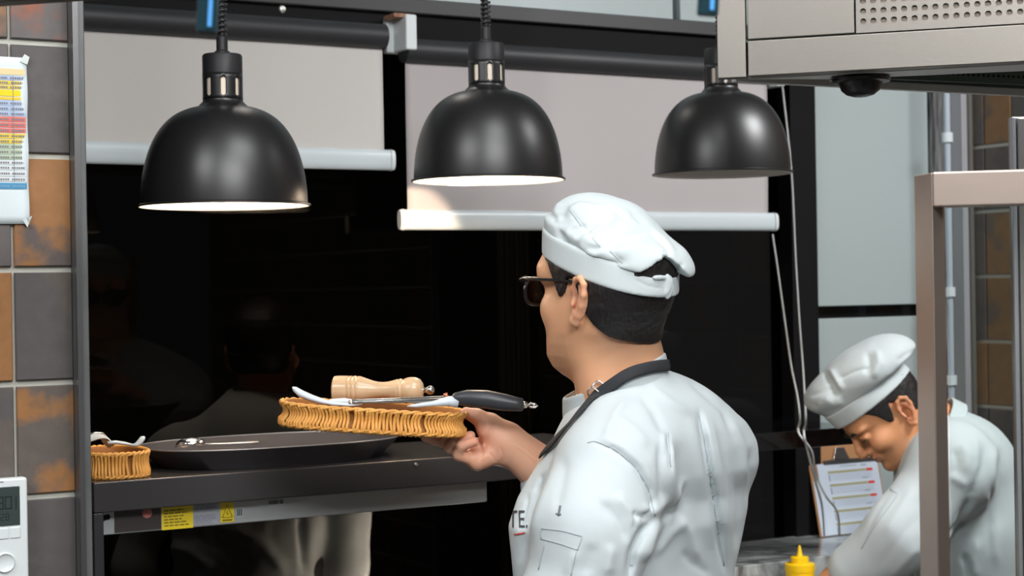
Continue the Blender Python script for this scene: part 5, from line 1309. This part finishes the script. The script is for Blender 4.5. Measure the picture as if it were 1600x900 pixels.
def clipboard():
    w_ = 3.235; u0, u1 = UW(1279, 770, w_)[0], UW(1388, 770, w_)[0]; zt, zb = CAM.z - (PD(1, 700, 1) - CAM).z * 0, CZ
    zt = UW(1320, 698, w_)[2]; lean = .05; H = zt - zb
    O = WP(u0, w_ - .005, zb); X = Vector((CT, ST, 0)); Nn = Vector((-ST, CT, 0)); Z = (Vector((0, 0, H)) + Nn * lean).normalized(); M = frame_from(O, X, Z); W_ = u1 - u0; HH = math.hypot(H, lean)
    t = thing('clipboard', 'brown clipboard with a ruled white sheet, leaning on the wall behind the marble worktop', 'clipboard', O)
    m = MB(); m.box(0, W_, 0, .004, 0.0, HH, M); m.build('board', BROWN, t, bevel=.002)
    m = MB(); v = []
    m.box(W_ * .10, W_ * .97, -.0025, -.0018, .002, HH * .80, M); sh = m.build('paper_sheet', PAPERB, t)
    m = MB(); m.box(W_ * .02, W_ * .12, -.0015, -.0008, .002, HH * .62, M); m.build('paper_sheet', PAPERB, t)
    m = MB(); m.box(W_ * .20, W_ * .97, -.006, -.002, HH * .79, HH * .835, M); m.build('clip_bar', STEELD, t, bevel=.001)
    m = MB(); m.prism([(W_ * .32, HH * .83), (W_ * .56, HH * .83), (W_ * .50, HH * .97), (W_ * .38, HH * .97)], -.001, .008, M @ Matrix.Translation((0, -.002, 0)) @ Matrix.Rotation(math.pi / 2, 4, 'X')); m.build('clip', CHROME, t, bevel=.002)
    m = MB(); r_ = MB(); g_ = MB()
    for k in range(5):
        z = HH * (.70 - .145 * k)
        m.box(W_ * .24, W_ * .78, -.0034, -.0026, z - .0028, z + .0028, M)
        r1 = MB(); r1.box(W_ * .79, W_ * .88, -.0036, -.0026, z - .003, z + .003, M); r1.build('red_mark', REDI, sh)
        x = W_ * .26
        g_.box(W_ * .24, W_ * .26, -.0034, -.0026, z - .022, z - .006, M)
        for q in range(5): g_.box(W_ * .28, W_ * .86, -.0031, -.0026, z - .0072 - q * .0032, z - .0068 - q * .0032, M)
        g_.box(W_ * .72, W_ * .80, -.0034, -.0026, z + .011, z + .014, M)
    g_.box(W_ * .42, W_ * .66, -.0034, -.0026, HH * .755, HH * .765, M)
    m.build('ruled_rows', mat('olive_row_ink', (.40, .38, .22), .8), sh); g_.build('fine_print', mat('blue_grey_ink', (.38, .42, .50), .8), sh)
clipboard()

# ================================================================== SCHEDULE AND THERMOSTAT ON THE TILES
def schedule():
    w_ = LW - .002; u1 = UW(43, 220, w_)[0]; z0, z1 = UW(30, 350, w_)[2], UW(30, 90, w_)[2]; u0 = u1 - .19
    M = WALLM @ Matrix.Translation((u0, w_, z0)); W_ = u1 - u0; H = z1 - z0
    t = thing('printed_schedule', 'white printed schedule with coloured rows taped to the slate tiles', 'poster', M)
    v = []; f = []; n = 20
    for j in range(n + 1):
        for i in range(n + 1): x = W_ * i / n; z = H * j / n; v.append(M @ Vector((x, -.0008 - .0022 * (i / n) ** 30 * (1 + math.sin(j * .9)), z)))
    for j in range(n):
        for i in range(n): a = j * (n + 1) + i; f.append([a, a + 1, a + n + 2, a + n + 1])
    sh = make('sheet', v, f, PAPER, t, smooth='all'); sh.modifiers.new('s', 'SOLIDIFY').thickness = .0004
    cols = dict(cream=(.80, .66, .36), blue=(.42, .52, .72), yellow=(.85, .68, .02), gold=(.80, .58, .06), red=(.75, .18, .15), green=(.45, .54, .38), white=(.70, .74, .75), deep=(.08, .30, .50))
    rows = [('cream', 108, 118), ('blue', 119, 126), ('gold', 127, 133), ('gold', 134, 140), ('yellow', 141, 151), ('gold', 152, 157), ('blue', 158, 166), ('blue', 167, 174), ('blue', 175, 182), ('red', 183, 191), ('red', 192, 200), ('red', 201, 208), ('gold', 209, 217), ('gold', 218, 225), ('green', 226, 233), ('green', 234, 242), ('green', 243, 250), ('white', 251, 258), ('white', 259, 266), ('white', 267, 276), ('white', 277, 284), ('deep', 286, 296)]
    xr = UW(40, 200, w_)[0] - u0
    for nm, a, b in rows:
        za, zb_ = UW(22, b, w_)[2] - z0, UW(22, a, w_)[2] - z0; m = MB(); m.box(.004, xr, -.0022, -.0014, za + .0004, zb_, M)
        r_ = m.build('coloured_row', mat('row_' + nm, cols[nm], .8), t)
        if b - a > 5 and nm not in ('cream',) and (a, b) != (141, 151):
            m = MB(); x = xr - .003; zc_ = (za + zb_) / 2; rr = random.Random(a); k = 0
            while x > .01:
                l_ = .0022
                if k % 7 != 6: m.box(x - l_, x, -.0026, -.002, zc_ - .0014, zc_ + .0014, M)
                x -= l_ + .0007 + rr.random() * .0006; k += 1
            m.build('printed_text', mat('row_ink', (.22, .22, .24), .8) if nm != 'deep' else mat('row_ink_pale', (.20, .38, .55), .8), r_)
    m = MB()
    for q in (.018, .042, .066, .09): m.box(xr - q - .0003, xr - q + .0003, -.0027, -.0018, UW(22, 284, w_)[2] - z0, UW(22, 119, w_)[2] - z0, M)
    m.build('column_lines', mat('row_ink'), t)
    for zc_, sg in ((H, 1), (0, -1)):
        m = MB(); m.prism([(W_ - .010, zc_ - .006 * sg), (W_ - .003, zc_ + .005 * sg), (W_ + .004, zc_ + .001 * sg if sg > 0 else zc_ + .012), (W_ + .0005, zc_ - .010 * sg)], .0030, .0036, M @ Matrix.Rotation(math.pi / 2, 4, 'X')); m.build('tape', TAPE, t)
schedule()
def thermostat():
    w_ = LW - .0; u1 = UW(39, 820, w_)[0]; z1 = UW(30, 744, w_)[2]; W_ = .105; H = .20; u0 = u1 - W_; z0 = z1 - H; M = WALLM @ Matrix.Translation((u0, w_, z0)); s = 1.06e-3
    t = thing('wall_thermostat', 'white wall thermostat with dark display and round dial on the lower left tiles', 'thermostat', M)
    m = MB(); m.box(0, W_, -.020, 0, 0, H, M); m.build('casing', WHITEP, t, bevel=.004)
    X = lambda px: UW(px, 790, w_ - .02)[0] - u0; Z = lambda py: UW(20, py, w_ - .02)[2] - z0
    m = MB(); m.box(.012, X(31), -.0212, -.019, Z(821), Z(760), M); sc = m.build('display', mat('lcd_dark_green', (.045, .065, .06), .25), t, bevel=.001)
    # seven-segment digits "30" with smaller "28" under it
    segs = {'3': 'abgcd', '0': 'abcdef', '2': 'abged', '8': 'abcdefg'}
    def digit(mm, ch, x, z, w2, h2, th):
        P = dict(a=(0, h2 - th, w2, h2), b=(w2 - th, h2 / 2, w2, h2), c=(w2 - th, 0, w2, h2 / 2), d=(0, 0, w2, th), e=(0, 0, th, h2 / 2), f=(0, h2 / 2, th, h2), g=(0, h2 / 2 - th / 2, w2, h2 / 2 + th / 2))
        for c_ in segs[ch]: a, b, c2, d2 = P[c_]; mm.box(x + a + .0004, x + c2 - .0004, -.0216, -.0208, z + b + .0004, z + d2 - .0004, M)
    mm = MB(); digit(mm, '3', X(-6), Z(795), .0105, .019, .0022); digit(mm, '0', X(7), Z(795), .0105, .019, .0022); digit(mm, '3', X(-22), Z(795), .0105, .019, .0022) if False else None
    digit(mm, '2', X(0), Z(812), .0055, .010, .0014); digit(mm, '8', X(8), Z(812), .0055, .010, .0014); mm.box(X(24), X(25.5), -.0216, -.0208, Z(796), Z(776), M)
    mm.build('digits', mat('lcd_ink', (.008, .011, .010), .5), sc)
    for a, b in ((-34, -12), (-11, 13), (15, 31)):
        m = MB(); m.box(max(X(a), .006), X(b), -.0215, -.018, Z(841), Z(824), M); m.build('button', WHITEP, t, bevel=.0012)
    m = MB(); Mr = M @ Matrix.Translation((X(6), -.020, Z(878))) @ Matrix.Rotation(math.pi / 2, 4, 'X'); m.lathe([(0, .001), (.0105, .0012), (.0115, .002), (.0130, .0035), (.0145, .002), (.0150, 0)], Mr, 48); m.build('dial', WHITEP, t, smooth=True)
    m = MB(); m.box(X(-8), X(6), -.0206, -.0199, Z(752.5), Z(751), M); m.build('printed_mark', INKG, t)
thermostat()

# ================================================================== BENDING COOK (right)
S2 = Space(3.78); H2 = S2.q(1381, 641)
pt = math.radians(47); f2 = unit((-math.cos(pt), -.10, -math.sin(pt))); hf2 = head_frame(f2, (-math.sin(pt), 0, math.cos(pt)))
def L2(p): return (p - H2.astype(np.float32)) @ hf2.T
def to2(pts): return (np.array(pts, dtype=float) @ hf2) + H2
c2k = lambda px, py, dy=0: S2.q(px, py, dy)
P2 = thing('person', 'cook in white jacket and cap bending over the worktop behind the glass screen', 'person', Vector((S2.q(1545, 900)[0], 3.78, 0)))
nk0, nk1 = c2k(1425, 640, 0), c2k(1500, 690, .0)
def f_head2(p):
    l = L2(p); d = head_sdf(l); d = smax(d, l[:, 2] - (.0145 + .12 * l[:, 0]) - .070, .02)
    n = cone(p, to2([(-.035, 0, -.045)])[0], nk1, .056, .064); n = smin(n, cone(p, to2([(.015, 0, -.085)])[0], c2k(1480, 715, 0), .030, .045), .03); return smin(d, n, .016)
v, q = nets(f_head2, H2 + (-.18, -.14, -.20), H2 + (.24, .14, .14), .0023); v = relax(v, q, 1, .35)
SD2 = np.array([0, 1., 0]); FD2 = np.array([-1., 0, 0]); hip2 = c2k(1560, 1010, 0)
sh2 = c2k(1488, 728, -.15); el2 = c2k(1412, 835, -.17); wr2 = c2k(1300, 905, -.10); sh2r = c2k(1492, 715, .16); el2r = c2k(1420, 850, .20); wr2r = c2k(1310, 925, .16)
def torso2(p, g=0):
    d = chain(p, [c2k(1497, 752, 0), c2k(1520, 830, 0), c2k(1535, 960, 0), hip2], [.125 + g, .125 + g, .115 + g, .125 + g], .05)
    return smin(d, cone(p, sh2, sh2r, .085 + g, .085 + g), .06)
def f_core2(p):
    d = torso2(p, -.03); d = smin(d, chain(p, [sh2, el2, wr2], [.05, .042, .027], .02), .02); d = smin(d, chain(p, [sh2r, el2r, wr2r], [.05, .042, .027], .02), .02)
    hp_ = gq(hip2, .93)
    for s in (1, -1):
        h_ = hp_ + SD2 * .09 * s; an = gq(h_, .10); d = smin(d, chain(p, [h_, gq(h_, .5) + FD2 * .02, an], [.085, .058, .042], .03), .02); d = smin(d, cone(p, an, gq(h_, .045) + FD2 * .14, .035, .028), .02)
    for wv, ev in ((wr2, el2), (wr2r, el2r)):
        dz = -unit(wv - ev); dx = unit(np.cross([0, 1., 0], dz)); d = smin(d, sdf_hand(p, wv, [list(-dx * -1), [0, 1., 0], list(dz)]), .008)
    return d
def f_jacket2(p):
    d = torso2(p, .012); arm = chain(p, [sh2 + (0, 0, -.01), el2, c2k(1335, 888, -.12)], [.088, .076, .058], .03)
    d = smin(d, arm, .02); d = smin(d, chain(p, [sh2r, el2r, c2k(1340, 905, .17)], [.08, .07, .055], .03), .02)
    d = smin(d, cone(p, nk1 + (.01, 0, -.02), c2k(1480, 682, 0), .062, .060), .03)
    d = smax(d, -cone(p, c2k(1400, 640), c2k(1476, 682), .068, .058), .008)
    d = smax(d, (c2k(1, 1090)[2] - p[:, 2]), .02)
    return d + vnoise(p, 20, 3) * .004
vc2, qc2 = nets(lambda p: np.maximum(f_core2(p), np.where(p[:, 2] > -.75, np.where(p[:, 0] > c2k(1345, 1)[0], f_jacket2(p) + .015, -1), -1)), (.50, -.32, -1.60), (1.36, .36, -.20), .0085)
vs = np.concatenate([v, vc2]); qs = np.concatenate([q, qc2 + len(v)]); body2 = net_obj('body', vs, qs, SKIN, P2, S2)
SK2 = (.68, .32, .155); t2 = skin_tint(L2(v), SK2, lip=(.42, .16, .12), stubble=.22); set_tint(body2, np.concatenate([t2, np.tile(np.array(SK2), (len(vc2), 1))]))
def f_hair2(p):
    l = L2(p); n = vnoise(l, 260, 2) * .0009; x, z = l[:, 0], l[:, 2]
    line = np.interp(x, [-.11, -.08, -.06, -.045, -.030, -.018, -.004, .006, .014, .024, .034, .045, .060, .10], [-.075, -.070, -.062, -.048, -.030, .004, .020, -.004, -.018, -.014, .016, .034, .050, .075])
    return smax(smax(head_loft(l) - .0035 - n, (line - z) * .7, .004), z - .072, .01)
v_, q_ = nets(f_hair2, H2 + (-.16, -.13, -.16), H2 + (.16, .13, .14), .0024); net_obj('hair', v_, q_, HAIR, P2, S2)
for BS in (1, -1):
    def f_b2(p):
        l = L2(p); l[:, 1] *= BS; return chain(l, [(.0950, .012, .016), (.0945, .028, .0205), (.083, .047, .017)], [.0034, .0040, .0020], .003)
    v_, q_ = nets(f_b2, H2 + (-.16, -.10, -.16), H2 + (.05, .10, .06), .0016); net_obj('eyebrow', v_, q_, HAIR, P2, S2)
    def f_l2(p):
        l = L2(p); l[:, 1] *= BS; return chain(l, [(.0835, .020, -.0045), (.0888, .032, -.0062), (.0820, .045, -.0040)], [.0009, .0014, .0009], .002)
    v_, q_ = nets(f_l2, H2 + (-.16, -.10, -.16), H2 + (.05, .10, .06), .0012); net_obj('eyelashes', v_, q_, HAIR, P2, S2)
# cap: band tilts with the head, crown flops forwards
def zl2(l): return l[:, 2] - (.034 + .13 * l[:, 0])
def f_band_2(p):
    l = L2(p); k = np.sqrt(((l[:, 0] + .002) / .1045) ** 2 + (l[:, 1] / .0850) ** 2); d = (k - 1) * .088; zl = zl2(l); return smax(smax(d, zl - .040, .006), -zl, .004)
def f_puff2(p):
    l = L2(p); d = ell(p, c2k(1352, 578, 0), (.118, .112, .058), rot2(30)); d = smin(d, ell(p, c2k(1396, 560, 0), (.062, .085, .040), rot2(-12)), .03); d = smin(d, ell(p, c2k(1284, 618, 0), (.042, .075, .030), rot2(38)), .03)
    k = np.sqrt(((l[:, 0] + .002) / .102) ** 2 + (l[:, 1] / .0835) ** 2); zl = zl2(l); d = smin(d, smax((k - 1) * .085, np.abs(zl - .045) - .016, .006), .02)
    return smax(d, (.034 - zl) * .9, .008)
v_, q_ = nets(f_puff2, H2 + (-.24, -.17, -.10), H2 + (.16, .17, .22), .0028); v_ = relax(v_, q_, 1, .4)
v_ = foldr(S2, v_, q_, [([(1278, 572), (1290, 585), (1300, 600), (1310, 622)], 5, -.007), ([(1296, 575), (1306, 592), (1318, 612)], 5, .007), ([(1262, 622), (1285, 610), (1306, 598)], 3.5, -.005), ([(1300, 596), (1335, 580), (1365, 572)], 3, -.005), ([(1355, 548), (1358, 570), (1352, 586)], 5, -.006), ([(1370, 545), (1374, 568), (1364, 592)], 5, .006),
    ([(1288, 620), (1300, 632), (1318, 626)], 6, .005), ([(1400, 565), (1420, 552), (1435, 545)], 4, -.004), ([(1385, 592), (1410, 578), (1432, 568)], 5, .004), ([(1258, 625), (1266, 634), (1280, 636)], 5, -.004), ([(1310, 560), (1340, 545), (1370, 537)], 7, .003)])
cap2 = net_obj('chef_cap', v_, q_, CLOTH2, P2, S2)
v_, q_ = nets(f_band_2, H2 + (-.20, -.15, -.12), H2 + (.16, .15, .18), .0026); o = net_obj('cap_band', relax(v_, q_, 1, .4), q_, CLOTH2, P2, S2); o.parent = cap2; FR[o.name] = FR[cap2.name]
v_, q_ = nets(f_jacket2, (.50, -.36, -1.0), (1.36, .40, -.20), .0055); v_ = relax(v_, q_, 1, .4)
v_ = foldr(S2, v_, q_, [([(1540, 690), (1535, 730), (1510, 790), (1490, 830)], 7, -.010), ([(1556, 690), (1552, 740), (1535, 800)], 6, .007), ([(1478, 838), (1500, 822), (1522, 780)], 4, -.012), ([(1500, 690), (1512, 712), (1508, 740)], 5, .006), ([(1488, 700), (1496, 725), (1490, 745)], 5, -.006), ([(1484, 742), (1500, 752), (1512, 760)], 5, .006),
    ([(1560, 700), (1566, 760), (1560, 830)], 7, -.006), ([(1505, 865), (1512, 885), (1516, 905)], 4, -.008), ([(1530, 840), (1520, 880), (1525, 905)], 7, .006), ([(1430, 760), (1405, 800), (1380, 840)], 7, .005), ([(1440, 800), (1400, 850), (1370, 890)], 8, -.005), ([(1395, 760), (1370, 800), (1345, 850)], 3, -.003), ([(1470, 700), (1455, 750), (1440, 790)], 7, .006), ([(1440, 850), (1410, 880), (1390, 905)], 6, .006), ([(1520, 680), (1530, 720), (1520, 770)], 5, .006), ([(1548, 740), (1545, 800), (1548, 870)], 4, -.006), ([(1545, 770), (1550, 830), (1560, 890)], 6, .005)])
jk2 = net_obj('jacket', v_, q_, CLOTH, P2, S2)
JK2 = BVHTree.FromPolygons([tuple(x) for x in S2.world(v_)], q_.tolist())
def seam2(pl, wid=1.2): o = strip_on('seam_or_shade', JK2, pl, wid, SEAM_OR_SHADE, P2, .0006, .0006); o.parent = jk2; FR[o.name] = FR[jk2.name]
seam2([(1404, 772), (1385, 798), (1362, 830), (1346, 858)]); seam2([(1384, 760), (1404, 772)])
def f_collar2(p):
    a, b = c2k(1440, 655), c2k(1500, 690); base = cone(p, a, b, .070, .079); ax = unit(b - a); s = (p - a.astype(np.float32)) @ ax.astype(np.float32)
    return smax(smax(np.abs(base) - .0024, np.abs(s - .050) - .018, .002), -(p[:, 2] - c2k(1, 690)[2]) - .02, .01)
v_, q_ = nets(f_collar2, c2k(1470, 680) + (-.14, -.13, -.13), c2k(1470, 680) + (.14, .13, .13), .0026); o = net_obj('collar', v_, q_, CLOTH, P2, S2); o.parent = jk2; FR[o.name] = FR[jk2.name]
lower_clothes(P2, S2, hip2, SD2, FD2, .74)

# ================================================================== PERSON BEYOND THE DARK GLASS
S3 = Space(3.98); c3k = lambda px, py, dy=0: S3.q(px, py, dy)
P3 = thing('person', 'dim figure in a white jacket seen through the dark glass behind the serving shelf', 'person', Vector((S3.q(385, 900)[0], 3.98, 0)))
H3 = c3k(412, 545); hf3 = head_frame((.2, 1, 0), (0, 0, 1))
SD3 = np.array([1., 0, 0]); FD3 = np.array([0, 1., 0]); hip3 = c3k(385, 1090)
def f_b3(p):
    l = (p - H3.astype(np.float32)) @ hf3.T; d = head_sdf(l); d = smin(d, cone(p, c3k(412, 590, -.01), c3k(405, 660, 0), .056, .062), .02)
    d = smin(d, chain(p, [c3k(400, 720), c3k(385, 900), hip3], [.12, .12, .12], .05), .03)
    for s in (1, -1):
        h_ = gq(hip3, .92) + SD3 * .09 * s; an = gq(h_, .1); d = smin(d, chain(p, [h_, gq(h_, .5), an], [.085, .058, .042], .03), .02); d = smin(d, cone(p, an, gq(h_, .045) + FD3 * .14, .035, .028), .02)
        sx_ = c3k(400 + 132 * s, 712); ex = c3k((530 if s > 0 else 215), 885, .02); wx = ex + np.array([-.02 * s, .14, -.2]); d = smin(d, chain(p, [sx_, ex, wx], [.05, .042, .027], .02), .02); d = smin(d, sdf_hand(p, wx, [[-1. * s, 0, 0], [0, 1., 0], [0, 0, 1.]]), .008)
    return d
v_, q_ = nets(f_b3, (hip3[0] - .42, -.25, -1.58), (hip3[0] + .46, .35, .06), .0085); b3 = net_obj('body', v_, q_, SKIN, P3, S3); set_tint(b3, np.tile(np.array(SK2), (len(v_), 1)))
def f_j3(p):
    d = smin(chain(p, [c3k(402, 690), c3k(392, 800), c3k(385, 960), hip3], [.135, .185, .180, .165], .05), cone(p, c3k(292, 712), c3k(520, 712), .080, .080), .06)
    for s, ex in ((1, 528), (-1, 222)): d = smin(d, chain(p, [c3k(402 + 128 * s, 715), c3k(ex, 885, .02), c3k(ex, 960, .10)], [.078, .070, .06], .03), .012)
    d = smin(d, smax(cone(p, c3k(412, 590), c3k(405, 660), .072, .078), p[:, 2] - c3k(1, 612)[2], .004), .02)
    d = smax(d, -smax(cone(p, c3k(412, 590), c3k(405, 640), .065, .062), (c3k(1, 640)[2] - p[:, 2]), .01), .004)
    return smax(d, c3k(1, 1120)[2] - p[:, 2], .02) + vnoise(p, 22, 6) * .006 + vnoise(p * np.array([1, 1, .4], dtype=np.float32), 50, 2) * .003
v_, q_ = nets(f_j3, (hip3[0] - .42, -.28, -1.05), (hip3[0] + .46, .35, -.05), .007)
v_ = foldr(S3, v_, q_, [([(250, 850), (300, 862), (340, 900)], 9, .014), ([(300, 830), (350, 850), (400, 890)], 9, -.014), ([(360, 820), (410, 850), (450, 900)], 9, .012), ([(470, 800), (474, 850), (480, 900)], 6, -.018), ([(255, 800), (262, 850), (255, 900)], 7, -.018)])
net_obj('jacket', v_, q_, CLOTH, P3, S3)
def f_h3(p):
    l = (p - H3.astype(np.float32)) @ hf3.T; return smax(head_loft(l) - .006 - vnoise(l, 200, 4) * .001, (np.interp(l[:, 0], [-.1, -.03, -.02, .03, .05, .09], [-.08, -.05, 0, 0, .05, .07]) - l[:, 2]) * .7, .004)
v_, q_ = nets(f_h3, H3 + (-.15, -.15, -.14), H3 + (.15, .15, .15), .004); net_obj('hair', v_, q_, HAIR, P3, S3)
lower_clothes(P3, S3, hip3, SD3, FD3, .92)
lamp4 = area('figure_fill_high', tuple(WP(1.30, 3.44, 2.7)), (-.62, 3.95, 1.3), .5, .1, 15, (1, .93, .85))  # unseen fill added from above to light the figure's shoulders
lamp3 = area('figure_fill_low', tuple(WP(1.90, 3.48, .74)), (-.62, 3.95, 1.15), .5, .12, 20, (1, .93, .85))  # hidden fill added below the sill to light the figure's jacket
